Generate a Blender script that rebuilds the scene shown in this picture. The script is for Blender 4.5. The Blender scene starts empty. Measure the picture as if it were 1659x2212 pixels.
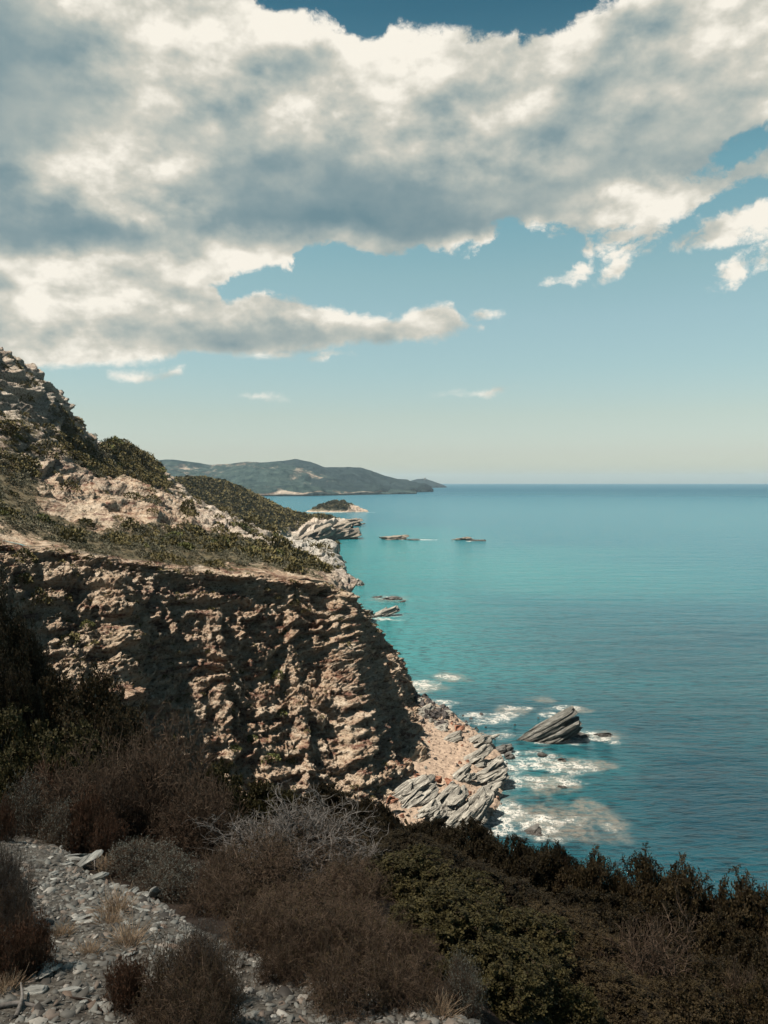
import bpy, math, random
import numpy as np
from mathutils import Vector, Matrix
R = math.radians
sc = bpy.context.scene
col = sc.collection
# ------------------------------------------------------------------ camera, sky, sun, exposure
CAM = np.array([0.0, 0.0, 45.0]); FPX = 1663.0; CX, CY, EYE = 829.5, 1106.0, 1039.0
PITCH = math.atan((CY-EYE)/FPX)
cd = bpy.data.cameras.new('camera'); cam = bpy.data.objects.new('camera', cd); col.objects.link(cam)
cam.location = CAM; cam.rotation_euler = (math.pi/2-PITCH, 0, 0)
cd.sensor_fit = 'VERTICAL'; cd.sensor_height = 36.0; cd.lens = 36.0*FPX/2212.0
cd.clip_start = 0.1; cd.clip_end = 40000
sc.camera = cam
SUN_EL, SUN_AZ = 62.0, -112.0          # elevation, azimuth from +Y (negative = towards -X)
SD = Vector((math.sin(R(SUN_AZ))*math.cos(R(SUN_EL)), math.cos(R(SUN_AZ))*math.cos(R(SUN_EL)), math.sin(R(SUN_EL))))
sl = bpy.data.lights.new('sun', 'SUN'); sl.energy = 5.0; sl.angle = R(0.5); sl.color = (1.0, .9, .78)
so = bpy.data.objects.new('sun', sl); col.objects.link(so); so.rotation_euler = (-SD).to_track_quat('-Z', 'Y').to_euler()
so.location = (0, 0, 300)
sc.view_settings.view_transform = 'Standard'; sc.view_settings.look = 'None'
sc.view_settings.exposure = 1.3; sc.view_settings.gamma = 1.0
sc.cycles.max_bounces = 5; sc.cycles.diffuse_bounces = 2; sc.cycles.glossy_bounces = 2
sc.cycles.transmission_bounces = 2; sc.cycles.volume_bounces = 0; sc.cycles.transparent_max_bounces = 8
sc.cycles.use_denoising = True
sc.cycles.use_adaptive_sampling = True; sc.cycles.adaptive_threshold = 0.02

def ray(px, py):
    dx, dy = (px-CX)/FPX, (CY-py)/FPX
    c, s = math.cos(PITCH), math.sin(PITCH)
    return np.array([dx, c+dy*s, -s+dy*c])
def at(px, py, d):                     # the point seen at pixel px, py that lies d metres ahead
    r = ray(px, py); return CAM+r*(d/r[1])
def onz(px, py, z=0.0):
    r = ray(px, py); return CAM+r*((z-CAM[2])/r[2])
def proj(p):                           # world -> pixel (arrays)
    q = np.asarray(p)-CAM; c, s = math.cos(PITCH), math.sin(PITCH)
    f = q[..., 1]*c-q[..., 2]*s; u = q[..., 1]*s+q[..., 2]*c
    return CX+FPX*q[..., 0]/f, CY-FPX*u/f

class NT:                              # small node helper
    def __init__(s, nt): s.nt = nt; s.n = nt.nodes; s.l = nt.links
    def node(s, t, **k):
        n = s.n.new(t)
        for a, b in k.items(): setattr(n, a, b)
        return n
    def put(s, sock, v):
        if isinstance(v, bpy.types.NodeSocket): s.l.new(v, sock)
        elif v is not None: sock.default_value = v
    def m(s, op, a, b=None, c=None, clamp=False):
        n = s.node('ShaderNodeMath', operation=op, use_clamp=clamp)
        s.put(n.inputs[0], a)
        if b is not None: s.put(n.inputs[1], b)
        if c is not None: s.put(n.inputs[2], c)
        return n.outputs[0]
    def v(s, op, a, b=None, sc_=None):
        n = s.node('ShaderNodeVectorMath', operation=op); s.put(n.inputs[0], a)
        if b is not None: s.put(n.inputs[1], b)
        if sc_ is not None: s.put(n.inputs['Scale'], sc_)
        return n.outputs[1] if op in ('LENGTH', 'DOT_PRODUCT', 'DISTANCE') else n.outputs[0]
    def noise(s, vec, scale, detail=4, rough=.5, dist=0, color=False):
        n = s.node('ShaderNodeTexNoise'); s.put(n.inputs['Vector'], vec); s.put(n.inputs['Scale'], scale)
        n.inputs['Detail'].default_value = detail; n.inputs['Roughness'].default_value = rough
        n.inputs['Distortion'].default_value = dist
        return n.outputs['Color' if color else 'Fac']
    def rng(s, x, a, b, c=0.0, d=1.0, smooth=True):
        n = s.node('ShaderNodeMapRange', interpolation_type='SMOOTHSTEP' if smooth else 'LINEAR')
        s.put(n.inputs[0], x)
        for i, q in enumerate((a, b, c, d)): s.put(n.inputs[i+1], q)
        return n.outputs[0]
    def mix(s, f, a, b, blend='MIX'):
        n = s.node('ShaderNodeMix', data_type='RGBA', blend_type=blend); s.put(n.inputs[0], f)
        s.put(n.inputs[6], a); s.put(n.inputs[7], b); return n.outputs[2]
    def ramp(s, x, pts):
        n = s.node('ShaderNodeValToRGB'); s.put(n.inputs[0], x); e = n.color_ramp.elements
        while len(e) < len(pts): e.new(.5)
        for i, (p, c) in enumerate(pts): e[i].position = p; e[i].color = c
        return n.outputs[0]
    def comb(s, x, y, z):
        n = s.node('ShaderNodeCombineXYZ')
        for i, q in enumerate((x, y, z)): s.put(n.inputs[i], q)
        return n.outputs[0]
    def fcurve(s, x, pts, lo, hi):     # piecewise curve over x in [lo,hi]; y values within 0..1
        n = s.node('ShaderNodeFloatCurve'); c = n.mapping.curves[0]
        xs = [(p[0]-lo)/(hi-lo) for p in pts]
        while len(c.points) < len(pts): c.points.new(.5, .5)
        for q, xx, p in zip(c.points, xs, pts): q.location = (xx, p[1]); q.handle_type = 'AUTO_CLAMPED'
        n.mapping.update(); s.put(n.inputs['Value'], s.rng(x, lo, hi, smooth=False)); return n.outputs[0]
def rgb(r, g, b):                      # display 0..255 -> linear
    f = lambda c: ((c/255+.055)/1.055)**2.4 if c > 10 else c/255/12.92
    return (f(r), f(g), f(b), 1)

# ---- sky: Nishita air, and clouds laid over it by direction (azimuth, elevation)
w = bpy.data.worlds.new('World'); sc.world = w; w.use_nodes = True; w.node_tree.nodes.clear()
T = NT(w.node_tree)
gen = T.node('ShaderNodeTexCoord').outputs['Generated']
dirn = T.v('NORMALIZE', gen)
sep = T.node('ShaderNodeSeparateXYZ'); T.put(sep.inputs[0], dirn)
DX, DY, DZ = sep.outputs
az0 = T.m('ARCTAN2', DX, DY); el0 = T.m('ARCSINE', DZ)
def azel(px, py):
    r = ray(px, py); return math.atan2(r[0], r[1]), math.atan2(r[2], math.hypot(r[0], r[1]))
# wobble the lookup so that no outline is smooth
wob = T.v('SUBTRACT', T.noise(dirn, 7.0, 7, .62, color=True), (.5, .5, .5))
wob2 = T.v('SUBTRACT', T.noise(dirn, 2.6, 3, .5, color=True), (.5, .5, .5))
ws = T.node('ShaderNodeSeparateXYZ'); T.put(ws.inputs[0], wob)
ws2 = T.node('ShaderNodeSeparateXYZ'); T.put(ws2.inputs[0], wob2)
az = T.m('MULTIPLY_ADD', ws.outputs[0], .11, az0); el = T.m('MULTIPLY_ADD', ws.outputs[1], .075, el0)
fine = T.noise(T.v('ADD', T.v('MULTIPLY', dirn, (1, 1, 1.6)), T.v('SCALE', wob, sc_=.10)), 17.0, 12, .66)
ALO, AHI = -.55, .55; EMAX = .75
AZS = lambda px, py=400: azel(px, py)[0]
def edge_curve(pts, a=az):             # height of an outline over azimuth
    q = sorted((azel(x, y)[0], max(0, azel(x, y)[1])/EMAX) for x, y in pts)
    return T.m('MULTIPLY', T.fcurve(a, q, ALO, AHI), EMAX)
azs = T.m('MULTIPLY_ADD', ws.outputs[0], .05, az0); els_ = T.m('MULTIPLY_ADD', ws.outputs[1], .05, el0)
top1 = edge_curve([(-200, -400), (0, -300), (300, -250), (520, -60), (590, 10), (640, 18), (700, 30), (745, 62), (795, 95), (830, 68), (880, 38), (960, 52), (1050, 58), (1100, 50), (1135, 76), (1200, 60), (1260, 42), (1315, 5), (1360, -150), (1500, -350), (1850, -400)])
bot1 = edge_curve([(-200, 700), (0, 700), (300, 690), (470, 628), (545, 592), (620, 588), (645, 552), (800, 545), (960, 552), (1010, 545), (1095, 492), (1130, 492), (1260, 515), (1390, 500), (1490, 445), (1560, 425), (1659, 400), (1850, 390)])
top2 = edge_curve([(-200, 560), (0, 560), (300, 560), (455, 596), (488, 645), (530, 640), (570, 635), (680, 655), (760, 672), (850, 680), (900, 662), (965, 660), (1000, 695), (1045, 715), (1200, 800), (1850, 800)], azs)
bot2 = edge_curve([(-200, 780), (0, 790), (100, 798), (200, 790), (300, 778), (400, 768), (600, 765), (700, 755), (850, 744), (960, 735), (1000, 725), (1040, 716), (1200, 700), (1850, 700)], azs)
c1 = T.m('MINIMUM', T.m('SUBTRACT', top1, el), T.m('SUBTRACT', el, bot1))
c2 = T.m('MINIMUM', T.m('SUBTRACT', top2, els_), T.m('SUBTRACT', els_, bot2))
cov = T.m('MAXIMUM', c1, c2)
def blob(px, py, rx, ry, ang=0, a=1.0):
    A, E = azel(px, py)
    d = T.v('SUBTRACT', T.comb(az, el, 0), (A, E, 0))
    if ang:
        n = T.node('ShaderNodeVectorRotate', rotation_type='Z_AXIS'); T.put(n.inputs['Vector'], d); n.inputs['Angle'].default_value = -R(ang); d = n.outputs[0]
    return T.m('MULTIPLY', T.m('SUBTRACT', 1.0, T.v('LENGTH', T.v('MULTIPLY', d, (FPX/rx, FPX/ry, 0)))), min(rx, ry)/FPX*a)
for b in [(1430, 465, 85, 38, 20), (1350, 510, 60, 26, 30), (1610, 492, 110, 36, 12), (1585, 583, 42, 18, 30), (1245, 596, 28, 14, 10), (1345, 586, 44, 12, 35),
          (1275, 550, 18, 22, 0), (1650, 560, 22, 14, 30), (1040, 841, 85, 10, -1), (580, 851, 55, 9, 0), (280, 794, 60, 12, 0), (385, 792, 45, 11, 5),
          (690, 770, 50, 8, 0), (1050, 700, 30, 10, 0), (1050, 520, 60, 26, 30), (1370, 535, 50, 12, 35)]:
    cov = T.m('MAXIMUM', cov, blob(*b))
cov = T.m('MINIMUM', cov, T.m('MULTIPLY', blob(1590, 338, 62, 20, 20), -1.0))
# elsewhere in the sky: broken cloud from noise, away from the part above
gencl = T.rng(T.noise(T.v('MULTIPLY', dirn, (1, 1, 2.2)), 2.4, 5, .6), .50, .62, -.05, .05, smooth=False)
away = T.m('MAXIMUM', T.rng(T.m('ABSOLUTE', az0), .52, .62), T.rng(el0, .62, .75))
cov = T.m('ADD', T.m('MULTIPLY', cov, T.m('SUBTRACT', 1.0, away)), T.m('MULTIPLY', gencl, away))
covn = T.m('MULTIPLY_ADD', T.m('SUBTRACT', fine, .5), T.rng(el0, .08, .30, .018, .058), cov)
alpha = T.rng(covn, -.002, .009)
thick = T.rng(covn, .0, .06)
# light and dark masses of the cloud: rows of hand-set brightness, interpolated
XS = [0, 138, 277, 415, 553, 691, 830, 968, 1106, 1244, 1382, 1520, 1659]
ROWS = [(-120, [.4, .6, .8, .8, .8, .9, .9, .9, .9, .9, .9, .9, .8]),
 (0, [.45, .75, .9, .85, .95, 1, 1, 1, 1, 1, .98, .9, .85]),
 (70, [.3, .62, .98, .85, .88, 1, 1, 1, .97, .93, .97, .9, .8]),
 (140, [.28, .4, .8, .88, .75, .55, .97, .9, .72, .82, .75, .8, .9]),
 (210, [.18, .33, .52, .72, .68, .9, .85, .6, .68, .55, .42, .62, .75]),
 (280, [.12, .26, .40, .42, .45, .5, .62, .68, .45, .4, .55, .42, .9]),
 (350, [.2, .32, .62, .58, .28, .3, .5, .58, .58, .45, .35, .35, .5]),
 (420, [.45, .6, .62, .3, .15, .15, .2, .26, .3, .3, .32, .28, .35]),
 (480, [.4, .6, .9, .65, .25, .1, .08, .1, .2, .5, .9, .7, .9]),
 (535, [.2, .15, .25, .5, .6, .55, .5, .6, .9, .6, .95, .9, .95]),
 (600, [.75, .78, .7, .7, .8, .85, .9, .95, 1, 1, 1, 1, 1]),
 (680, [.6, .9, .85, .7, .92, 1, .95, 1, .95, 1, 1, 1, 1]),
 (740, [.8, .9, .55, .4, .36, .45, .7, .95, .9, 1, 1, 1, 1]),
 (810, [.8, .95, .95, .9, .8, .8, .8, .9, .8, .8, .8, .8, .8])]
ROWS = [(y, [min(1, v_+(.09 if 200 < y < 440 else 0)) for v_ in q]) for y, q in ROWS]
azb = T.m('MULTIPLY_ADD', ws2.outputs[0], .06, T.m('MULTIPLY_ADD', ws.outputs[0], .10, az0))
elb = T.m('MULTIPLY_ADD', ws2.outputs[1], .05, T.m('MULTIPLY_ADD', ws.outputs[2], .09, el0))
els = [azel(830, y)[1] for y, _ in ROWS]
acc = None
for i, (y, vals) in enumerate(ROWS):
    cv = T.fcurve(azb, [(AZS(x, 400), v_) for x, v_ in zip(XS, vals)], ALO, AHI)
    e = els[i]; hi = els[i-1] if i else e+1.0; lo = els[i+1] if i+1 < len(els) else e-.5
    if i == 0: wt = T.rng(elb, els[1], e)
    elif i+1 == len(els): wt = T.m('SUBTRACT', 1.0, T.rng(elb, e, els[i-1]))
    else: wt = T.m('SUBTRACT', T.rng(elb, lo, e), T.rng(elb, e, hi))
    t_ = T.m('MULTIPLY', cv, wt); acc = t_ if acc is None else T.m('ADD', acc, t_)
up = T.v('ADD', dirn, (-.010, 0, .020))
puff = T.m('SUBTRACT', T.noise(T.v('MULTIPLY', dirn, (1, 1, 1.6)), 8.0, 6, .52), T.noise(T.v('MULTIPLY', up, (1, 1, 1.6)), 8.0, 6, .52))
L = T.m('MULTIPLY_ADD', T.m('MULTIPLY', puff, T.rng(acc, .2, .8, .35, 1.0)), 2.9, T.m('ADD', acc, -.02))
L = T.m('MULTIPLY_ADD', T.m('MULTIPLY', T.m('SUBTRACT', fine, .5), T.rng(acc, .2, .8, .25, 1.0)), .50, L)
L = T.m('ADD', L, T.m('MULTIPLY', T.m('SUBTRACT', 1.0, thick), .12))
ccol = T.ramp(T.m('MULTIPLY_ADD', L, .90, .04), [(0.0, rgb(112, 140, 149)), (.25, rgb(136, 156, 160)), (.5, rgb(172, 181, 176)), (.75, rgb(208, 206, 194)), (1.0, rgb(249, 243, 230))])
sky = T.node('ShaderNodeTexSky', sky_type='NISHITA', sun_disc=False, sun_elevation=R(SUN_EL), sun_rotation=R(SUN_AZ))
sky.altitude = 50; sky.air_density = 1.0; sky.dust_density = .8; sky.ozone_density = 2.0
grade = T.ramp(T.rng(el0, -.02, 1.2, smooth=False), [(0, (0.506, 0.544, 0.536, 1)), (0.021, (0.485, 0.521, 0.524, 1)), (0.045, (0.478, 0.464, 0.457, 1)), (0.084, (0.527, 0.486, 0.402, 1)), (0.133, (0.553, 0.553, 0.429, 1)), (0.18, (0.603, 0.609, 0.450, 1)), (0.225, (0.597, 0.640, 0.447, 1)), (0.312, (0.469, 0.636, 0.451, 1)), (0.458, (0.161, 0.332, 0.276, 1)), (1, (0.092, 0.158, 0.145, 1))])
skyc = T.mix(1.0, sky.outputs[0], grade, 'MULTIPLY')
SKY_S = .10
gain = 1.0/(2**1.3)/SKY_S              # cloud colours above are display values at this exposure
cl = T.v('SCALE', ccol, sc_=T.m('MULTIPLY', T.rng(T.m('MAXIMUM', T.rng(T.m('ABSOLUTE', az0), .55, 1.2), T.rng(el0, .55, 1.0)), 0, 1, 1.0, .3), gain))
fin = T.mix(T.m('MULTIPLY', alpha, T.rng(el0, .0, .10, .3, 1.0)), skyc, cl)
bg = T.node('ShaderNodeBackground'); T.put(bg.inputs[0], fin); bg.inputs[1].default_value = SKY_S
wo = T.node('ShaderNodeOutputWorld'); T.l.new(bg.outputs[0], wo.inputs[0])
w.cycles.sampling_method = 'MANUAL'; w.cycles.sample_map_resolution = 256

# ------------------------------------------------------------------ numeric helpers
_rs = np.random.RandomState(7); PERM = _rs.permutation(4096); RND = _rs.rand(4096)
def _h(i, j, k): return RND[PERM[(PERM[(PERM[i & 4095]+j) & 4095]+k) & 4095]]
def vn(p, f=1.0, o=0.0):               # value noise -1..1 of (...,3) points
    p = np.asarray(p, float)*f+o; i = np.floor(p).astype(int); t = p-i; t = t*t*(3-2*t)
    x, y, z = i[..., 0], i[..., 1], i[..., 2]; u, v, q = t[..., 0], t[..., 1], t[..., 2]
    def L(a, b, t): return a+(b-a)*t
    return 2*L(L(L(_h(x, y, z), _h(x+1, y, z), u), L(_h(x, y+1, z), _h(x+1, y+1, z), u), v),
             L(L(_h(x, y, z+1), _h(x+1, y, z+1), u), L(_h(x, y+1, z+1), _h(x+1, y+1, z+1), u), v), q)-1
def fbm(p, f=1.0, n=4, g=.5, o=0.0, ridged=False):
    a, s, t = 1.0, 0, 0
    for k in range(n):
        v = vn(p, f, o+17.3*k); s = s+a*((1-2*np.abs(v)) if ridged else v); t += a; a *= g; f *= 2.03
    return s/t
def sstep(x, a, b): t = np.clip((x-a)/(b-a), 0, 1); return t*t*(3-2*t)
def crom(P, n):                        # Catmull-Rom resample along axis 0 to n rows
    P = np.asarray(P, float); m = len(P)
    t = np.linspace(0, m-1, n); i = np.clip(np.floor(t).astype(int), 0, m-2); f = (t-i).reshape((-1,)+(1,)*(P.ndim-1))
    g = lambda k: P[np.clip(k, 0, m-1)]
    p0, p1, p2, p3 = g(i-1), g(i), g(i+1), g(i+2)
    p0 = np.where((i == 0).reshape(f.shape), 2*p1-p2, p0); p3 = np.where((i == m-2).reshape(f.shape), 2*p2-p1, p3)
    return .5*(2*p1+(p2-p0)*f+(2*p0-5*p1+4*p2-p3)*f*f+(3*p1-p0-3*p2+p3)*f**3)
def surf(G, nu, nv): return np.swapaxes(crom(np.swapaxes(crom(G, nu), 0, 1), nv), 0, 1)
def surf1(G, nu, nv): return surf(np.asarray(G, float)[..., None], nu, nv)[..., 0]
def gnorm(P):
    a = np.gradient(P, axis=0); b = np.gradient(P, axis=1); n = np.cross(b, a)
    return n/np.maximum(np.linalg.norm(n, axis=-1, keepdims=True), 1e-9)
def link(o, parent=None):
    col.objects.link(o)
    if parent is not None: o.parent = parent
    return o
def mesh(name, V, F, mat, parent=None, attrs=None, smooth=True, fm=None):
    V = np.asarray(V, np.float32).reshape(-1, 3); F = np.asarray(F, np.int32); k = F.shape[1]
    me = bpy.data.meshes.new(name); me.vertices.add(len(V)); me.vertices.foreach_set('co', V.ravel())
    me.loops.add(F.size); me.loops.foreach_set('vertex_index', F.ravel())
    me.polygons.add(len(F)); me.polygons.foreach_set('loop_start', np.arange(0, F.size, k, dtype=np.int32))
    me.polygons.foreach_set('loop_total', np.full(len(F), k, np.int32))
    if smooth: me.polygons.foreach_set('use_smooth', np.ones(len(F), bool))
    for m_ in (mat if isinstance(mat, (list, tuple)) else [mat]): me.materials.append(m_)
    if fm is not None: me.polygons.foreach_set('material_index', np.asarray(fm, np.int32))
    for a, v in (attrs or {}).items():
        t = me.attributes.new(a, 'FLOAT', 'POINT'); t.data.foreach_set('value', np.asarray(v, np.float32).ravel())
    me.update(); me.validate()
    return link(bpy.data.objects.new(name, me), parent)
def gridF(nu, nv, flip=False):
    i = np.arange(nu*nv).reshape(nu, nv); a, b, c, d = i[:-1, :-1], i[:-1, 1:], i[1:, 1:], i[1:, :-1]
    q = (a, d, c, b) if flip else (a, b, c, d)
    return np.stack([x.ravel() for x in q], 1)
def tag(o, label=None, cat=None, group=None, kind=None):
    if label: o['label'] = label
    if cat: o['category'] = cat
    if group: o['group'] = group
    if kind: o['kind'] = kind
    return o
def empty(name, loc):
    o = bpy.data.objects.new(name, None); o.location = loc; o.empty_display_size = .3; col.objects.link(o); return o
def kids(o): return [c for c in bpy.data.objects if c.parent == o]

# ------------------------------------------------------------------ materials
def mat(name):
    m_ = bpy.data.materials.new(name); m_.use_nodes = True; T = NT(m_.node_tree); b = T.n['Principled BSDF']
    b.inputs['Specular IOR Level'].default_value = .25
    pos = T.node('ShaderNodeNewGeometry').outputs['Position']; return m_, T, b, pos
def attr(T, n): a = T.node('ShaderNodeAttribute'); a.attribute_name = n; return a.outputs['Fac']
def bump(T, b, h, s, d):
    n = T.node('ShaderNodeBump'); T.put(n.inputs['Height'], h); n.inputs['Strength'].default_value = s; n.inputs['Distance'].default_value = d
    T.l.new(n.outputs[0], b.inputs['Normal'])
def m_earth():                         # eroded reddish tan cliff earth with stones; attributes tone (grey stone) and veg (scrub on it)
    m_, T, b, pos = mat('cliff_earth'); b.inputs['Roughness'].default_value = .95; b.inputs['Specular IOR Level'].default_value = .1
    n1 = T.noise(pos, .12, 6, .6); n2 = T.noise(T.v('MULTIPLY', pos, (.5, .5, 2.6)), .5, 6, .65); n3 = T.noise(pos, 2.4, 6, .7)
    c = T.ramp(n1, [(.3, (.22, .135, .088, 1)), (.5, (.31, .222, .152, 1)), (.7, (.39, .31, .22, 1))])
    c = T.mix(T.rng(n2, .46, .64), c, (.43, .355, .27, 1)); c = T.mix(T.rng(n2, .47, .37), c, (.125, .058, .038, 1))
    g = T.ramp(n3, [(.3, (.14, .145, .14, 1)), (.6, (.42, .41, .37, 1))]); c = T.mix(attr(T, 'tone'), c, g)
    c = T.mix(T.rng(n3, .50, .68, 0, .55), c, (.52, .46, .38, 1))
    c = T.mix(T.rng(n3, .47, .36, 0, .85), c, (.065, .034, .024, 1))
    vg = T.m('MULTIPLY_ADD', T.m('SUBTRACT', T.noise(pos, .5, 6, .7), .5), 1.4, attr(T, 'veg'))
    c = T.mix(T.rng(vg, .45, .7, 0, .85), c, T.ramp(T.noise(pos, 1.3, 5, .7), [(.35, (.028, .026, .014, 1)), (.6, (.075, .07, .038, 1))]))
    T.put(b.inputs['Base Color'], c)
    bump(T, b, T.m('ADD', T.noise(pos, 1.2, 8, .72), T.m('MULTIPLY', T.noise(T.v('MULTIPLY', pos, (1, 1, 3)), 1.0, 7, .7), .8)), 1.0, .9)
    return m_
def m_slate(name, base, light, dark, wet=True, sc_=1.0, rough=.75):
    m_, T, b, pos = mat(name); b.inputs['Roughness'].default_value = rough
    tc = T.node('ShaderNodeTexCoord').outputs['Object']
    st = T.noise(T.v('MULTIPLY', tc, (.35, .9, 5.5)), 1.6*sc_, 6, .65); n = T.noise(tc, 1.5*sc_, 6, .65)
    c = T.ramp(st, [(.30, dark), (.5, base), (.68, light)]); c = T.mix(T.rng(n, .55, .75, 0, .5), c, light); c = T.mix(T.rng(n, .42, .28, 0, .6), c, dark)
    if wet:
        z = T.node('ShaderNodeSeparateXYZ'); T.put(z.inputs[0], pos); wz = T.m('MULTIPLY_ADD', T.noise(pos, .8, 4), -1.2, z.outputs[2])
        f = T.rng(wz, .1, -.5); c = T.mix(T.m('MULTIPLY', f, .8), c, (.022, .017, .013, 1)); T.put(b.inputs['Roughness'], T.rng(f, 0, 1, rough, .3))
    T.put(b.inputs['Base Color'], c); bump(T, b, T.m('ADD', st, T.m('MULTIPLY', T.noise(tc, 5*sc_, 6, .7), .4)), 1.0, .22/sc_)
    return m_
def m_flat(name, c1, c2, scale=3.0, rough=.9, bmp=.02, spec=.2, trans=0, objr=0.0):
    m_, T, b, pos = mat(name); b.inputs['Roughness'].default_value = rough; b.inputs['Specular IOR Level'].default_value = spec
    c = T.ramp(T.noise(pos, scale, 5, .65), [(.38, (*c1, 1)), (.60, (*c2, 1))])
    if objr:
        r = T.node('ShaderNodeObjectInfo').outputs['Random']
        c = T.mix(T.m('MULTIPLY', r, objr), c, (c2[0]*1.25, c2[1]*1.05, c2[2]*.7, 1))
    T.put(b.inputs['Base Color'], c)
    if bmp: bump(T, b, T.noise(pos, scale*3, 6, .7), .8, bmp)
    return m_
M = {}
M['earth'] = m_earth()
M['slate'] = m_slate('grey_slate', (.155, .148, .128, 1), (.34, .325, .28, 1), (.045, .04, .033, 1))
M['slate_dark'] = m_slate('dark_wet_slate', (.07, .07, .065, 1), (.15, .15, .14, 1), (.02, .017, .015, 1))
M['stack_rock'] = m_slate('dark_stack_slate', (.085, .085, .075, 1), (.17, .17, .155, 1), (.022, .019, .016, 1))
M['crag'] = m_slate('pale_crag_rock', (.15, .128, .10, 1), (.31, .28, .235, 1), (.04, .03, .024, 1), sc_=.8)
M['rust'] = m_slate('rusty_boulder', (.19, .085, .05, 1), (.28, .15, .10, 1), (.07, .03, .02, 1), wet=False)
M['boulder_dark'] = m_slate('dark_boulder', (.045, .04, .038, 1), (.10, .09, .085, 1), (.015, .012, .01, 1), wet=False)
M['stone'] = m_slate('path_slate', (.40, .395, .36, 1), (.62, .60, .54, 1), (.14, .13, .115, 1), wet=False, sc_=8, rough=.6)
M['beach'] = m_flat('shingle_beach', (.15, .11, .082), (.28, .215, .16), 1.6, bmp=.1)
M['soil'] = m_flat('dark_soil', (.022, .014, .01), (.06, .045, .036), 4, bmp=.03)
M['leaf_far'] = m_flat('scrub_foliage', (.034, .031, .013), (.098, .086, .038), .5, bmp=0, objr=.35)
M['leaf_grey'] = m_flat('grey_scrub_foliage', (.055, .058, .038), (.11, .105, .075), .5, bmp=0, objr=.3)
M['leaf_mid'] = m_flat('green_scrub_foliage', (.035, .045, .014), (.085, .09, .032), .5, bmp=0, objr=.3)

# ------------------------------------------------------------------ terrain
def G(x, y):                           # foreground slope height
    z = 43.45-.07*x-.27*np.minimum(y, 6)-.45*np.clip(y-6, 0, 12)-.56*np.maximum(y-18, 0)
    z = z-.45*np.maximum(x-.4+.0*y, 0)-.10*np.maximum(x-3, 0)+.06*np.maximum(-x-3, 0)
    return z
# A: the eroded cliff, columns west to nose, rows top edge to foot
TOP = [(-330, 1140, 70), (-120, 1155, 82), (0, 1165, 90), (110, 1176, 95), (200, 1188, 98), (320, 1205, 103), (400, 1213, 106), (500, 1226, 109), (620, 1240, 114), (700, 1251, 118), (730, 1266, 132), (752, 1288, 146), (795, 1345, 153), (846, 1420, 158), (800, 1400, 178)]
FOOT = [(-330, 1800, 56), (-120, 1800, 64), (0, 1800, 68), (110, 1850, 74), (200, 1850, 78), (330, 1850, 84), (420, 1850, 87), (530, 1850, 91), (650, 1810, 94), (782, 1730, 99), (852, 1665, 112), (890, 1590, 128), (880, 1540, 148), (872, 1500, 164), (850, 1480, 190)]
PT = np.array([at(*t) for t in TOP]); PF = np.array([at(*t) for t in FOOT])
rows = []
BUL = [0.0, .09, .26, .44, .56, .84, 1.0]        # fraction down; profile: steep top, sloping bands between steep walls
DEP = [0.0, .06, .25, .44, .62, .84, 1.0]        # fraction outward
for a, d in zip(BUL, DEP):
    ci_ = np.arange(len(TOP)); wS = np.exp(-((ci_-10.3)/1.1)**2); dd_ = d-wS*.32*math.sin(math.pi*d)
    r = PT+(PF-PT)*dd_[:, None]; r[:, 2] = PT[:, 2]+(PF[:, 2]-PT[:, 2])*a; rows.append(r)
low = PF.copy(); low += (PF-PT)*np.array([.08, .08, 0]); low[:, 2] -= 6; rows.append(low)
NU, NV = 440, 1080
A = surf(np.array(rows), NU, NV)
u = np.linspace(0, 1, NU)[:, None]*np.ones((1, NV)); v = np.ones((NU, 1))*np.linspace(0, len(TOP)-1, NV)[None]
N = gnorm(A); N *= np.sign(-(N[NU//2, NV//3] @ np.array([0, 1, 0])))
env = sstep(u, .0, .10)
arc = np.cumsum(np.r_[0, np.linalg.norm(np.diff(A[NU//2], axis=0), axis=1)])[None]*np.ones((NU, 1))
Q = np.stack([arc+2.2*fbm(A, .09, 3, o=5), u*14, 0*u], -1)
gul = fbm(Q*np.array([1, .16, 1]), .085, 4, .55, ridged=True, o=3)      # deep vertical gullies
gul2 = fbm(Q*np.array([1, .35, 1]), .25, 3, .55, ridged=True, o=31)
zz = A[..., 2]+.7*vn(A, .12)+.012*arc
def terr(z, t, k=.75):                 # stepped ledges
    q = z/t; f = q-np.floor(q); return (np.floor(q)+sstep(f, 0, 1-k))*t-z
led = np.zeros_like(zz)
for t, a in ((3.1, 1.0), (1.25, .75), (.55, .45)):
    ph = zz+1.3*t*vn(A, .6/t, 9+t); led += a*terr(ph, t)*(.6+.4*vn(A, .25, t))
rough = fbm(A*np.array([1, 1, 1.7]), .5, 6, .62, o=11)
lump = fbm(A, .05, 3, o=21)
face = sstep(u, .06, .22)*(1-sstep(u, .93, 1.0)*.6)*(1-.88*sstep(v, 9.4, 10.8))
rid = 0*u; vw = v+.22*vn(A, .14, 41)+.10*vn(A, .4, 43)
for v0, v1, am_, wd_ in ((6.1, 7.1, 3.0, .30), (9.0, 9.0, 3.2, .26), (4.0, 4.9, 2.6, .28), (7.9, 8.2, 2.4, .22), (11.3, 11.2, 2.4, .25), (2.9, 3.6, 2.2, .3), (5.3, 5.9, 1.6, .2), (8.5, 8.6, 1.6, .16), (10.1, 10.2, 1.4, .18)):
    dv = np.abs(vw-(v0+(v1-v0)*u))/wd_; rid += am_*np.maximum(1-dv, -.25)
A = A+N*((-(1-gul)*2.7-(1-gul2)*1.2+5.4)*face+rid*face*.42+led*.8*env+rough*1.35*env+lump*3.2*face)[..., None]
A[..., 2] += env*fbm(A, .9, 4, .6, o=2)*.45
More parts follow.
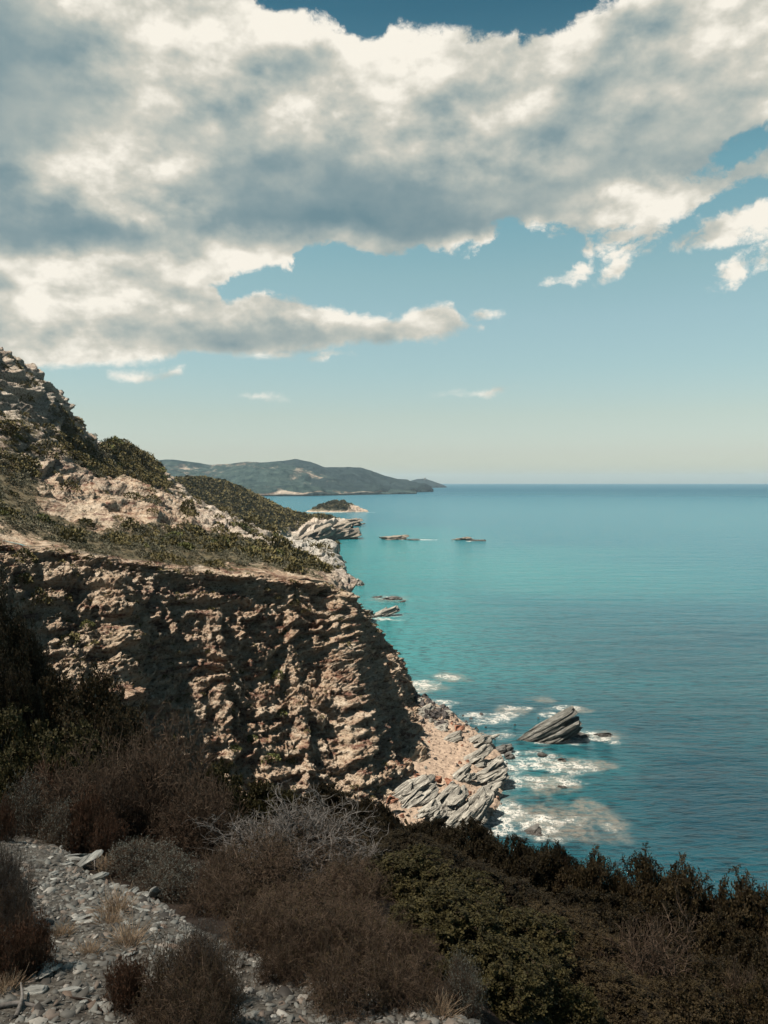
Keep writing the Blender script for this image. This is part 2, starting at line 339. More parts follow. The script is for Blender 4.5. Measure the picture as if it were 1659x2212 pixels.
sharp = fbm(A*np.array([1, 1, 1.7]), .7, 5, .6, ridged=True, o=71); A = A+N*(sharp*.75*env)[..., None]
def cell(a_, b_, s_): return RND[(np.floor(a_).astype(int)*131+np.floor(b_).astype(int)*57+s_) % 4096]
for (wx_, wz_, am, sd) in ((4.2, 1.9, .9, 3), (1.9, .95, .55, 77), (.9, .5, .28, 191)):
    bz = A[..., 2]+.5*vn(A, .2, sd)+.02*arc; ax_ = arc+1.4*vn(A, .35, sd)+wx_*.5*cell(bz/wz_, 0*bz, sd)
    A = A+N*((cell(ax_/wx_, bz/wz_, sd)-.5)*am*env*(.5+.5*sstep(vn(A, .1, sd+3), -.5, .3)))[..., None]
sl_ = terr(A[..., 2]+.3*vn(A, .3, 3), .42, .8); A = A+N*(sl_*.85*env*(.4+.6*sstep(vn(A, .12, 8), -.4, .4)))[..., None]
ei = 2.4*fbm(np.stack([A[..., 0], 0*u, 0*u], -1), .12, 5, .6, o=81); eg = 1-sstep(u, .02, .14); A[..., 1] += ei*eg; A[..., 2] += .45*ei*eg
fine_ = fbm(A*np.array([1, 1, 1.6]), 1.3, 4, .65, o=51); A = A+N*(fine_*.62*env)[..., None]
vegA = .06+.18*(1-sstep(u, 0, .08))+.15*fbm(A, .1, 3, o=7)+.35*sstep(-A[..., 0], 28, 44)*0
tag(mesh('cliff', A, gridF(NU, NV), M['earth'], attrs={'tone': np.clip(.05+.2*fbm(A, .07, 2, o=4), 0, 1), 'veg': vegA}), kind='structure')
# B: terrace and hillside behind it
cB = [[(-330, 1140, 70), (0, 1165, 90), (110, 1176, 95), (200, 1188, 98), (320, 1205, 103), (400, 1213, 106), (500, 1226, 109), (620, 1240, 114), (700, 1251, 118), (735, 1270, 136), (752, 1288, 146)],
 [(-330, 1085, 90), (0, 1120, 110), (110, 1140, 118), (200, 1152, 124), (320, 1170, 130), (400, 1180, 136), (500, 1196, 142), (610, 1220, 150), (670, 1236, 156), (722, 1262, 160), (745, 1290, 165)],
 [(-330, 960, 120), (0, 1045, 138), (110, 1075, 148), (205, 1090, 162), (320, 1110, 180), (400, 1138, 190), (490, 1165, 195), (590, 1195, 200), (660, 1215, 204), (716, 1240, 205), (728, 1275, 205)],
 [(-330, 800, 140), (0, 910, 168), (110, 960, 185), (200, 1015, 212), (310, 1035, 245), (385, 1098, 250), (480, 1145, 245), (580, 1180, 240), (650, 1200, 236), (712, 1215, 232), (722, 1262, 230)],
 [(-330, 560, 160), (0, 778, 195), (108, 868, 215), (193, 960, 240), (318, 992, 290), (400, 1083, 300), (490, 1136, 290), (570, 1172, 280), (640, 1192, 265), (705, 1199, 250), (718, 1250, 250)]]
BG = np.array([[at(*q) for q in r] for r in cB]); back = BG[-1]+np.array([0, 45, 0]); back[:, 2] -= 22; BG = np.concatenate([BG, [back]])
VB = [[.30, .35, .45, .68, .72, .72, .68, .6, .4, .15, .1], [.9, .95, .95, .9, .95, .95, .95, .9, .75, .25, .1], [.8, 1.0, .35, .1, .1, .2, .15, .3, .25, .05, 0],
      [.4, .42, .45, .8, .9, .2, .1, .15, .1, 0, 0], [.2, .15, .1, .3, .75, .25, .2, .15, .1, 0, 0], [.6]*11]
TB = [[0]*11, [0, 0, 0, 0, 0, 0, 0, .1, .3, .7, .8], [.1, .1, .1, .1, .1, .2, .4, .5, .8, .9, 1], [.45, .45, .4, .1, .1, .3, .5, .7, .9, 1, 1], [.5, .5, .6, .3, .2, .3, .5, .7, .9, 1, 1], [.3]*11]
NU, NV = 300, 420
B = surf(BG, NU, NV); vB = surf1(VB, NU, NV); tB = surf1(TB, NU, NV); u = np.linspace(0, 1, NU)[:, None]*np.ones((1, NV))
N = gnorm(B); N *= np.sign(N[60, 100, 2])
env = sstep(u, .0, .14); rock = np.clip(1.15-vB, .15, 1)
strat = B[..., 2]+.35*B[..., 0]+2*vn(B, .08)
ld = sum(a*terr(strat+1.2*t*vn(B, .5/t, t), t) for t, a in ((4.5, 1), (1.9, .8), (.9, .5)))
B = B+N*(env*(fbm(B, .045, 4, .5, o=8)*3.0*np.clip(rock+.3, 0, 1)+fbm(B*np.array([1, 1, 1.5]), .2, 6, .6, o=1)*2.0*rock+ld*.75*rock+fbm(B, .35, 4, .55, ridged=True, o=3)*.8*rock))[..., None]
ei = 2.4*fbm(np.stack([B[..., 0], 0*u, 0*u], -1), .12, 5, .6, o=81); eg = 1-sstep(u, .0, .12); B[..., 1] += ei*eg; B[..., 2] += .45*ei*eg
vBn = vB+.45*fbm(B, .06, 5, .6, o=14)
tag(mesh('hillside', B, gridF(NU, NV), M['earth'], attrs={'tone': np.clip(tB+.25*fbm(B, .08, 3, o=4), 0, 1), 'veg': vBn}), kind='structure')
Bn = gnorm(B); Bn *= np.sign(Bn[60, 100, 2])
# C: green hill above the next bay
cC = [[(250, 1215), (350, 1200), (440, 1186), (530, 1176), (610, 1174), (680, 1172), (728, 1168), (735, 1160)],
 [(250, 1130, 540), (350, 1125, 555), (440, 1125, 565), (530, 1132, 572), (610, 1148, 578), (670, 1152, 586), (715, 1148, 596), (738, 1143, 615)],
 [(250, 1080, 570), (350, 1075, 585), (440, 1078, 595), (530, 1098, 600), (610, 1122, 606), (665, 1130, 610), (705, 1130, 612), (742, 1133, 630)],
 [(250, 1050, 620), (350, 1043, 630), (450, 1041, 640), (520, 1060, 645), (600, 1098, 650), (655, 1115, 650), (705, 1119, 645), (745, 1131, 660)]]
C0 = np.array([onz(x, y, -2.0) for x, y in cC[0]]); CG = [C0]+[np.array([at(*q) for q in r]) for r in cC[1:]]
bk = CG[-1]+np.array([10, 70, 0]); bk[:, 2] = -3; CG = np.array(CG+[bk])
VC = [[.3, .3, .2, .05, .0, 0, 0, 0], [1, 1, .95, .8, .5, .15, 0, 0], [1, 1, 1, 1, .9, .6, .2, 0], [1, 1, 1, 1, 1, .9, .8, .2], [1]*7+[.5]]
NU, NV = 150, 260
Cc = surf(CG, NU, NV); vC = surf1(VC, NU, NV); N = gnorm(Cc); N *= np.sign(N[60, 60, 2]); rk = np.clip(1.1-vC, .12, 1)
strat = Cc[..., 2]*.8-.5*Cc[..., 0]
ld = sum(a*terr(strat+t*vn(Cc, .5/t, t), t) for t, a in ((7, 1), (3.2, .8)))
Cc = Cc+N*(fbm(Cc, .02, 4, o=8)*4.0*np.clip(rk+.35, 0, 1)+fbm(Cc, .09, 5, .6, o=2)*4*rk+ld*.8*rk)[..., None]
vCn = vC+.3*fbm(Cc, .03, 4, .6, o=14)
tag(mesh('green_hill', Cc, gridF(NU, NV), M['earth'], attrs={'tone': np.clip(.75-vC*.7+.2*fbm(Cc, .03, 2), 0, 1), 'veg': vCn}), kind='structure')
Cn = gnorm(Cc); Cn *= np.sign(Cn[60, 60, 2])
# D: far headlands
def m_far():
    m_, T, b, pos = mat('far_hill'); b.inputs['Roughness'].default_value = 1; b.inputs['Specular IOR Level'].default_value = 0
    n = T.noise(pos, .012, 8, .7); v_ = T.m('MULTIPLY_ADD', T.m('SUBTRACT', n, .5), 1.6, attr(T, 'veg'))
    bare = T.ramp(T.noise(pos, .03, 4), [(.38, (.10, .08, .065, 1)), (.60, (.30, .25, .20, 1))])
    gr = T.ramp(T.noise(pos, .03, 7, .7), [(.38, (.010, .020, .022, 1)), (.62, (.038, .058, .052, 1))])
    gr = T.mix(T.rng(attr(T, 'veg'), .85, 1.1, 0, .55), gr, (.010, .016, .020, 1)); T.put(b.inputs['Base Color'], T.mix(T.rng(v_, .28, .52), bare, gr)); bump(T, b, T.noise(pos, .02, 8, .7), 1.0, 18); return m_  # highest veg values also paint cloud shadow into the green
M['far'] = m_far()
def far_hill(name, foot, ridge, df, dr, veg=.85, rel=1.0, seed=0, nv=260, mid=.45, fz=-3):
    xs = np.linspace(foot[0][0], foot[-1][0], 40); xr = np.linspace(ridge[0][0], ridge[-1][0], 40)
    fy = np.interp(xs, *zip(*foot)); ry = np.interp(xr, *zip(*ridge))
    t = np.linspace(0, 1, 40); dF = np.interp(t, np.linspace(0, 1, len(df)), df); dR = np.interp(t, np.linspace(0, 1, len(dr)), dr)
    F_ = np.array([at(a, b, c) for a, b, c in zip(xs, fy, dF)]); F_[:, 2] = fz
    R_ = np.array([at(a, b, c) for a, b, c in zip(xr, ry, dR)])
    cl_ = F_*.97+R_*.03; cl_[:, 2] = np.minimum(12, R_[:, 2]*.5)
    Md = F_*(1-mid)+R_*mid; Md[:, 2] = R_[:, 2]*(mid*1.0)
    Bk = R_+(R_-F_)*.8; Bk[:, 2] = -5
    P_ = surf(np.array([F_, cl_, Md, F_*.2+R_*.8+np.array([0, 0, 0]), R_, Bk]), 110, nv); u = np.linspace(0, 1, 110)[:, None]
    s = np.linalg.norm(R_[20]-F_[20])/900*rel
    side = 1-sstep(u, .45, .74)*.98
    P_[..., 2] += side*sstep(u, .1, .3)*(fbm(P_, .0024/s, 5, .55, ridged=True, o=seed)*60*s-16*s)
    P_ += (sstep(u, .04, .2)*side)[..., None]*(np.stack([vn(P_, .01, 1), vn(P_, .01, 7), vn(P_, .02, 5)], -1)*6)
    P_[..., 2] += (2.0*fbm(P_, .02, 4, .6, o=seed)+5*fbm(P_, .006, 4, .6, o=seed, ridged=True)*s*sstep(u, .3, .6))*sstep(u, .1, .2)
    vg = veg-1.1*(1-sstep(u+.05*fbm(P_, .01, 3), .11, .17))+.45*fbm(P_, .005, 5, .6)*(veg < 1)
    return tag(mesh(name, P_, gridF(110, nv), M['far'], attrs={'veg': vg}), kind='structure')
far_hill('hills', [(180, 1085), (550, 1073), (720, 1072), (805, 1071), (900, 1065)],
  [(180, 1010), (335, 999), (370, 996), (400, 1001), (455, 1007), (490, 1005), (530, 1001), (560, 1003), (590, 1003), (640, 1010), (700, 1030), (760, 1045), (820, 1055), (890, 1061)], [2000, 2250, 2300, 2700], [3000, 3100, 3000, 2850], .60, 1.0, 3)
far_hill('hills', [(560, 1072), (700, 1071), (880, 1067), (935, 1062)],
  [(540, 1006), (590, 1001), (620, 998), (640, 997), (665, 1001), (700, 1013), (740, 1013), (778, 1013), (800, 1020), (830, 1030), (862, 1037), (878, 1037), (893, 1045), (930, 1057)], [2500, 2500, 2700, 3200], [3600, 3500, 3500, 3600], 1.1, .8, 12)  # veg this high colours the rear ridge as if under cloud shadow
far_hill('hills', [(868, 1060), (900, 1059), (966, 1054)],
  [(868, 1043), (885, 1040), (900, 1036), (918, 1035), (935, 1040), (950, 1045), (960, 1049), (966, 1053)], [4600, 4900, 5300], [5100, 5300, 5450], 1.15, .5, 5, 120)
# E: islet
def mound(name, c, a, b_, h, seed, veg, skew=.2, lab=None, mt='earth', tone=.6, ang=0):
    n = 110; g = np.linspace(-1.25, 1.25, n); X, Y = np.meshgrid(g, g, indexing='ij'); r = np.sqrt(X**2+Y**2)
    P_ = np.stack([X*a, Y*b_, 0*X], -1); q = P_+np.array([seed*31.0, 7, 3])
    z = h*np.clip(1-r**1.6, -1, 1)*(.62+.5*sstep(X, -1, skew)*(1-.75*sstep(X, skew, 1.0)))
    z = z+fbm(q, 4.2/a, 5, .55, ridged=True)*h*.30*sstep(1.1-r, 0, .5)+fbm(q, 10/a, 5, .65)*h*.34*(.4+sstep(X, 0, .5))
    st = z+.6*X*a; z = z+.15*terr(st+.5*vn(q, .2), h*.22); z -= .9
    P_[..., 2] = z; P_[..., :2] += .06*a*np.stack([vn(q, 6/a), vn(q, 6/a, 9)], -1)
    ca, sa = math.cos(ang), math.sin(ang); P2 = P_.copy(); P2[..., 0] = P_[..., 0]*ca-P_[..., 1]*sa; P2[..., 1] = P_[..., 0]*sa+P_[..., 1]*ca
    o = mesh(name, P2, gridF(n, n, True), M[mt], attrs={'tone': np.full(z.shape, tone), 'veg': veg+.4*fbm(q, .06, 3)-.45*(1-sstep(z, .05*h, .22*h))-.5*sstep(X, .2, .6)})
    o.location = (c[0], c[1], 0); return o
ci = onz(727, 1105)
tag(mound("island", ci, 47, 22, 12.5, 1, .85, .1, tone=.3), kind='structure')
# F: our own slope
gx = np.r_[np.linspace(-60, -8, 50), np.linspace(-7.9, 8, 220), np.linspace(8.3, 45, 50)]; gy = np.r_[np.linspace(-8, 1, 20), np.linspace(1.05, 12, 260), np.linspace(12.3, 100, 140)]
X, Y = np.meshgrid(gx, gy, indexing='ij'); Z = G(X, Y); P_ = np.stack([X, Y, Z], -1)
P_[..., 2] += .05*fbm(P_, 1.2, 4)*sstep(9-Y, -3, 3)+.5*fbm(P_, .2, 3)*sstep(Y, 8, 20)
P_[..., 2] = np.maximum(P_[..., 2], -2.5)
tag(mesh('ground', P_, gridF(len(gx), len(gy), True), M['soil']), kind='structure')

# ------------------------------------------------------------------ shore platform
inner = [(640, 1800, 4), (782, 1730, 4), (852, 1665, 3.6), (900, 1600, 3.0), (905, 1560, 2.2), (893, 1520, 1.2), (880, 1495, .3)]
outer = [(760, 1910, 0), (905, 1822, 0), (1040, 1775, 0), (1082, 1700, 0), (1075, 1625, 0), (1010, 1570, 0), (945, 1527, 0), (895, 1498, 0)]
I_ = crom(np.array([onz(*p) for p in inner]), 120); O_ = crom(np.array([onz(*p) for p in outer]), 120)
t = np.linspace(-.35, 1.25, 110)[:, None, None]
S_ = I_[None]*(1-t)+O_[None]*t; zI = I_[:, 2][None]
tt = t[..., 0]; S_[..., 2] = np.where(tt < 0, zI+(-tt)*2.5, np.where(tt < .55, zI*(1-tt/.55*.45), zI*.55*(1-(tt-.55)/.45)-np.maximum(tt-1, 0)*10))
S_[..., 2] = np.where(tt > .5, S_[..., 2]+.25, S_[..., 2])
S_[..., 2] += .30*fbm(S_, .35, 4, .55)*sstep(tt, -.1, .3)+.35*fbm(S_, .9, 4, .6, ridged=True)*sstep(tt, .35, .7)
S_[..., 2] -= (1-sstep(np.arange(120), 0, 22))[None]*6+(1-sstep(119-np.arange(120), 0, 8))[None]*3
_rg = np.random.RandomState(9)
tag(mesh('beach', S_, gridF(110, 120), M['beach']), kind='structure')
def shore_z(x, y):
    d = (S_[..., 0]-x)**2+(S_[..., 1]-y)**2; i = d.argmin(); return float(S_.reshape(-1, 3)[i, 2]), float(d.min())

# ------------------------------------------------------------------ slate rocks
def frame(az, dip, pitch=0):
    e = Matrix.Rotation(R(az), 3, 'Z') @ Matrix.Rotation(R(-dip), 3, 'Y') @ Matrix.Rotation(R(pitch), 3, 'X'); return np.array(e)
def slate_one(size, seed, n=46, layers=8, split=.25, rnd=1.0):
    g = np.linspace(-1, 1, n); a, b_ = np.meshgrid(g, g, indexing='ij'); o = np.ones_like(a); P_, F_ = [], []; k = 0
    for ax, sg in ((0, 1), (0, -1), (1, 1), (1, -1), (2, 1), (2, -1)):
        q = [None]*3; q[ax] = o*sg; q[(ax+1) % 3] = a; q[(ax+2) % 3] = b_; P_.append(np.stack(q, -1).reshape(-1, 3)); F_.append(gridF(n, n, sg < 0)+k); k += n*n
    p = np.concatenate(P_); F_ = np.concatenate(F_)
    p = p/(np.sum(np.abs(p)**8, -1, keepdims=True))**.125
    off = seed*13.7; s_ = np.array(size, float); q = p*s_
    hh = (p[:, 2]*.5+.5)*layers+.35*vn(q, 1.2/s_[0], off)
    k = np.floor(hh).astype(int); rnd_ = RND[(k*37+int(seed*101)) % 4096]; r2 = RND[(k*53+int(seed*57)+9) % 4096]; r3 = RND[(k*71+int(seed*29)+5) % 4096]
    q[:, 0] *= 1+split*(rnd_-.5)*2; q[:, 0] += s_[0]*split*.8*(r2-.5); q[:, 1] *= 1+split*1.1*(r3-.5)*2
    tap = 1-.35*np.clip(p[:, 2], 0, 1)*RND[int(seed*77) % 4096]; q[:, 1] *= tap
    dirs = p/np.linalg.norm(p, axis=1, keepdims=True); m_ = min(s_)
    tp_ = p[:, 0]*.5+.5; q[:, 2] *= .62+.38*tp_; q[:, 1] *= .72+.28*tp_
    for j in range(8):                 # broken facets across the ends and flanks
        d = np.array([RND[int(seed*191+j*7) % 4096]-.5, (RND[int(seed*83+j*11+1) % 4096]-.5)*1.1, (RND[int(seed*47+j*5+2) % 4096]-.25)*.9])*np.array([1.5, 1.2, .6]); d /= np.linalg.norm(d)
        h = p@d; cut = .60+.3*RND[int(seed*61+j*3) % 4096]; q -= d*s_*(np.maximum(h-cut, 0)*.8)[:, None]
    sc3 = np.array([.35, 1.3, 2.2])
    q += dirs*(fbm(q*sc3+off, 1.1/m_, 6, .66)*.24*m_*rnd)[:, None]
    q[:, 2] += (fbm(q*np.array([.18, 1.6, .3])+off, 1.3/m_, 4, .6, ridged=True)*.20*m_)*sstep(p[:, 2], -.2, .5)
    q += dirs*(vn(q*np.array([.5, 1, 1])+off, .55/m_)*.22*m_)[:, None]
    return q, F_
def slate_rock(size, seed, n=46, layers=8, split=.25, rnd=1.0, k=1):
    if k == 1: return slate_one(size, seed, n, layers, split, rnd)
    Vs, Fs, o = [], [], 0; s_ = np.array(size, float); rg = np.random.RandomState(int(seed*10))
    for j in range(k):
        f = 1.0 if j == 0 else rg.uniform(.5, .8); sz = s_*np.array([f, .62*f+.2, .55])
        V_, F_ = slate_one(sz, seed+j*3.3, n, max(3, int(layers*.6)), split, rnd)
        V_ = V_+(np.array([0, .30*s_[1], 0]) if j == 0 else np.array([rg.uniform(-.4, .45)*s_[0], (-.55+.5*(j % 2)+rg.uniform(-.25, .25))*s_[1], rg.uniform(-.55, .35)*s_[2]]))
        Vs.append(V_); Fs.append(F_+o); o += len(V_)
    return np.concatenate(Vs), np.concatenate(Fs)
def add_rock(name, c, size, fr, seed, m_, **k):
    V_, F_ = slate_rock(size, seed, **k); o = mesh(name, V_, F_, m_); o.matrix_world = Matrix.Translation(Vector(c)) @ Matrix(fr.tolist()).to_4x4(); return o
# (px, py, length m, width, thickness, turn, dip, material, label)
LEDGE = [(890, 1712, 3.3, 2.3, 1.5, 30, 24, 'slate', 'pale fissured slate ledge beside the sand at the cliff corner'),
 (962, 1733, 3.4, 1.9, 1.5, 38, 24, 'slate', 'long light grey slab leaning over the dark cleft in the shingle'),
 (1015, 1752, 3.9, 2.0, 1.6, 40, 26, 'slate', 'ribbed slate ledge with parallel cracks ending in the water nearest the bushes'),
 (992, 1682, 2.3, 1.4, 1.0, 25, 28, 'slate', 'rounded pale slate hump next to the two rusty boulders'),
 (1045, 1680, 4.0, 2.1, 1.3, 12, 20, 'slate', 'broad grey slate shelf with its dark snout above the foam'),
 (1018, 1644, 3.6, 1.7, 1.1, 15, 22, 'slate', 'rough grey slate shelf in the middle of the ledges'),
 (1026, 1609, 4.0, 1.6, 1.3, 14, 22, 'slate', 'light grey layered ledge with a black undercut end'),
 (1082, 1620, 1.8, 1.2, 1.0, -10, 20, 'slate_dark', 'black wet rock standing off the end of the ledges'),
 (972, 1600, 2.8, 1.4, .9, 20, 22, 'slate', 'low pale slate rib beside the scattered rusty stones'),
 (948, 1578, 2.0, 1.2, .8, 15, 22, 'slate', 'small grey slate ledge beneath the talus'),
 (1050, 1712, 2.5, 1.3, .9, 22, 24, 'slate', 'narrow slate rib touching the white surf'),
 (915, 1537, 1.9, 1.2, .9, 12, 22, 'slate', 'grey slate block below the nose of the cliff'),
 (1096, 1636, 1.3, .8, .6, 10, 18, 'slate_dark', 'little dark slab awash beside the black wet rock'),
 (925, 1752, 1.9, 1.1, .8, 28, 20, 'slate', 'broken slate slab in the darker cleft above the pool'),
 (985, 1770, 2.5, 1.3, .9, 35, 22, 'slate', 'low slate rib behind the top of the bushes'),
 (1060, 1652, 2.0, 1.1, .8, 14, 22, 'slate', 'short slate tongue reaching into the foam'),
 (895, 1640, 2.6, 1.6, 1.3, 60, 12, 'earth', 'hump of eroded tan earth at the foot of the dark gully'),
 (862, 1668, 2.4, 1.5, 1.1, 60, 8, 'earth', 'rounded bank of tan earth resting on the beach sand')]
for i, (px, py, l, wd, h, az_, dip, mt, lab) in enumerate(LEDGE):
    c = onz(px, py, 0); zz_, dd = shore_z(c[0], c[1]); zz_ = max(zz_, 0) if dd < 4 else 0; zz_ += h*.22 if mt != 'earth' else 0
    c = onz(px, py, zz_)
    o = add_rock('rock_ledge' if mt != 'earth' else 'earth_mound', c, (l*1.02, wd*.98, h*1.12), frame(az_, dip, 8), i+1.3, M[mt], n=44, layers=int(6+4*h), split=.2 if mt != 'earth' else .05, k=3 if mt != 'earth' else 1)
    if mt == 'earth':
        n_ = len(o.data.vertices); t_ = o.data.attributes.new('tone', 'FLOAT', 'POINT')
    tag(o, lab, 'rock', 'slate ledges along the shore' if mt != 'earth' else 'earth mounds on the beach')
# the leaning sea stack
fr_ = frame(-2, 31, 14); pcs = []
for j, (sz, of, nn) in enumerate([((6.4, 2.1, 1.25), (.2, .9, 1.5), 90), ((5.9, 1.8, 1.1), (.9, -.4, .1), 80), ((4.6, 1.5, .9), (2.0, -1.5, -.9), 64), ((3.4, 1.2, .8), (-2.4, -1.0, -.9), 50), ((2.6, 1.2, .6), (4.9, -.6, -2.4), 44)]):
    V_, F_ = slate_one(tuple(.80*q for q in sz), 4.21+j*2.7, nn, 7, .26, 1.0); pcs.append((V_+.80*np.array(of), F_))
off_ = np.cumsum([0]+[len(p_[0]) for p_ in pcs]); o = mesh('sea_stack', np.concatenate([p_[0] for p_ in pcs]), np.concatenate([p_[1]+k_ for p_, k_ in zip(pcs, off_)]), M['stack_rock'])
o.matrix_world = Matrix.Translation(Vector(onz(1180, 1586, 1.1))) @ Matrix(fr_.tolist()).to_4x4()
tag(o, 'large dark slate rock tilted up to the right, standing alone in the foam', 'sea rock', 'rocks standing in the sea')
o = add_rock('sea_stack', onz(1236, 1588, .1), (2.6, 1.3, 1.1), frame(-16, 20, 10), 8.4, M['slate_dark'], n=60, layers=9, split=.25)
tag(o, 'lower jagged slate fin against the right flank of the big tilted sea rock', 'sea rock', 'rocks standing in the sea')
SEA = [(1302, 1588, 1.6, .8, .5, -10, 8, 'slate_dark', 'brownish rock tip just awash beyond the big tilted rock'),
 (1213, 1642, .7, .6, .5, 5, 5, 'slate_dark', 'tiny brown rock breaking the surface south of the big tilted rock'),
 (1165, 1632, 1.2, .7, .4, 5, 5, 'slate_dark', 'small flat rock poking from the foam between ledges and big rock'),
 (1212, 1700, .7, .5, .25, 5, 5, 'slate_dark', 'dark knob on the submerged reef off the ledges'),
 (1150, 1800, 1.6, 1.0, .22, 25, 12, 'slate_dark', 'dark striped rock awash in the widest patch of surf'),
 (848, 1164, 10, 6, 4.2, 0, 1, 'crag', 'low double-humped rock islet in the bay with a black waterline'),
 (890, 1166, 7, 3.2, .9, 0, 2, 'slate_dark', 'string of flat dark rock trailing off the double-humped islet'),
 (998, 1165, 7.5, 4, 3.0, 0, 1, 'crag', 'small rock islet farther out with white water on its right'),
 (1025, 1168, 9, 3.5, .9, 0, 2, 'slate_dark', 'flat dark reef awash beside the outer islet'),
 (840, 1294, 4.2, 2.4, 1.0, 5, 6, 'slate_dark', 'dark reef rock ringed with white foam off the crag'),
 (812, 1290, 2.2, 1.4, .6, 5, 6, 'slate_dark', 'low dark rock at the left end of the foam ring'),
 (868, 1300, 1.6, 1.0, .5, 5, 6, 'slate_dark', 'small dark rock at the right end of the foam ring'),
 (822, 1328, 5.6, 3.0, 2.3, 12, 22, 'slate', 'ridged grey slate rock stepping into the surf beyond the cliff'),
 (790, 1318, 4.2, 3.0, 3.6, 20, 28, 'slate', 'steep pale slate rock wedged behind the cliff nose'),
 (768, 1302, 3.8, 3.0, 4.8, 30, 30, 'slate', 'tall pale slate pinnacle rising just behind the cliff edge'),
 (770, 1262, 3.0, 2.4, 3.0, 20, 20, 'slate', 'pale slate block at the water under the white crag'),
 (706, 1160, 22, 13, 11, 8, 16, 'crag', 'great folded pale rock headland with a flat dark foot'),
 (668, 1166, 16, 12, 7, 15, 18, 'crag', 'jumbled pale rocks at the water left of the folded headland'),
 (735, 1134, 22, 12, 7.5, -4, 10, 'crag', 'pale rock point running out to sea behind the folded headland'),
 (640, 1172, 12, 7, 4, 15, 14, 'crag', 'small grey crag at the head of the cove'),
 (700, 1222, 7, 5, 9.5, 25, 30, 'slate', 'white slate crag above the sea at the terrace end'),
 (716, 1250, 4.0, 3.2, 7, 20, 25, 'slate', 'jagged pale slate step at the outer edge of the white crag'),
 (655, 1207, 7, 5, 4, 22, 26, 'slate', 'white slate outcrop with the lone dark shrubs beside it')]
sea_cent = []
for i, (px, py, l, wd, h, az_, dip, mt, lab) in enumerate(SEA):
    if py in (1222, 1250, 1207): c = at(px, py, {1222: 248, 1250: 240, 1207: 240}[py])
    elif py in (1302, 1318): c = onz(px, py+ (34 if py == 1302 else 14), h*.15)
    else: c = onz(px, py, h*.15)
    o = add_rock('sea_rock' if py not in (1222, 1207) else 'rock_outcrop', c, (l, wd, h), frame(az_, dip, 6), i+40.7, M[mt], n=44 if l > 4 else 30, layers=10, split=.22, rnd=1.9 if mt == 'crag' else 1.2, k=3 if l > 1.5 else 1)
    tag(o, lab, 'rock', 'rocks along the farther shore' if l > 2.9 else 'small rocks awash')
ORD1 = 'first second third fourth fifth sixth seventh eighth ninth tenth eleventh twelfth thirteenth fourteenth fifteenth sixteenth seventeenth eighteenth nineteenth'.split(); TENS = ['', '', 'twent', 'thirt', 'fort', 'fift', 'sixt', 'sevent', 'eight', 'ninet']
def ordinal(n): return ORD1[n-1] if n < 20 else TENS[n//10]+('ieth' if n % 10 == 0 else 'y-'+ORD1[n % 10-1])
def number(objs, what, order, key):    # 'third dark stone ... counted from the nose'
    by = {}
    for o in objs: by.setdefault(o['label'], []).append(o)
    for lab, q in by.items():
        for i, o in enumerate(sorted(q, key=key)): o['label'] = '%s %s, %s' % (ordinal(i+1), lab, order)
# boulders
def boulder(seed, n=14, flat=.7):
    V_, F_ = slate_rock((1, .8, flat), seed, n=n, layers=3, split=.06, rnd=1.4)
    for j in range(7):                 # a few broken facets
        d = np.array([RND[int(seed*91+j*7+t_) % 4096]-.5 for t_ in (0, 1, 2)]); d /= np.linalg.norm(d); h = V_@d; V_ = V_-d*np.maximum(h-.62, 0)[:, None]*.9
    return V_, F_
BLD = {}
def place_boulder(kind, c, s, rz, lab, group, name='boulder', cat='boulder', flat=.7, mt=None):
    key = (kind, mt)
    if key not in BLD:
        V_, F_ = boulder(3.3+hash_(kind), flat=flat); o = mesh(name, V_, F_, M[mt]); BLD[key] = o; new = o
    else: new = BLD[key].copy(); col.objects.link(new)
    new.location = c; new.scale = (s, s, s); new.rotation_euler = (random.uniform(-.3, .3), random.uniform(-.3, .3), rz)
    for k_ in ('label', 'category', 'group'):
        if k_ in new: del new[k_]
    tag(new, lab, cat, group); return new
hash_ = lambda k: {'a': 0, 'b': 5.1, 'c': 11.4, 'd': 17.9, 'e': 23.2}[k]
random.seed(5)
for (px, py, s, lab) in [(992, 1572, 1.05, 'big rusty orange boulder at the upper edge of the surf'), (973, 1690, .95, 'orange boulder on the pale slate nearest the rounded hump'), (944, 1682, .8, 'rust brown boulder left of the orange one'),
   (1009, 1712, .75, 'brown boulder perched where two slate ledges meet'), (901, 1677, .65, 'small dark-brown boulder on the sand under the earth bank'), (848, 1726, .75, 'orange stone among rubble at the cliff corner'), (975, 1564, .6, 'rusty block behind the big orange boulder')]:
    place_boulder('a' if s > .7 else 'b', onz(px, py, max(.3, shore_z(*onz(px, py, 1.5)[:2])[0])+.9*(s > .7)), s, random.uniform(0, 6), lab, 'rusty boulders on the shore', mt='rust')
nb = 0; rub = []
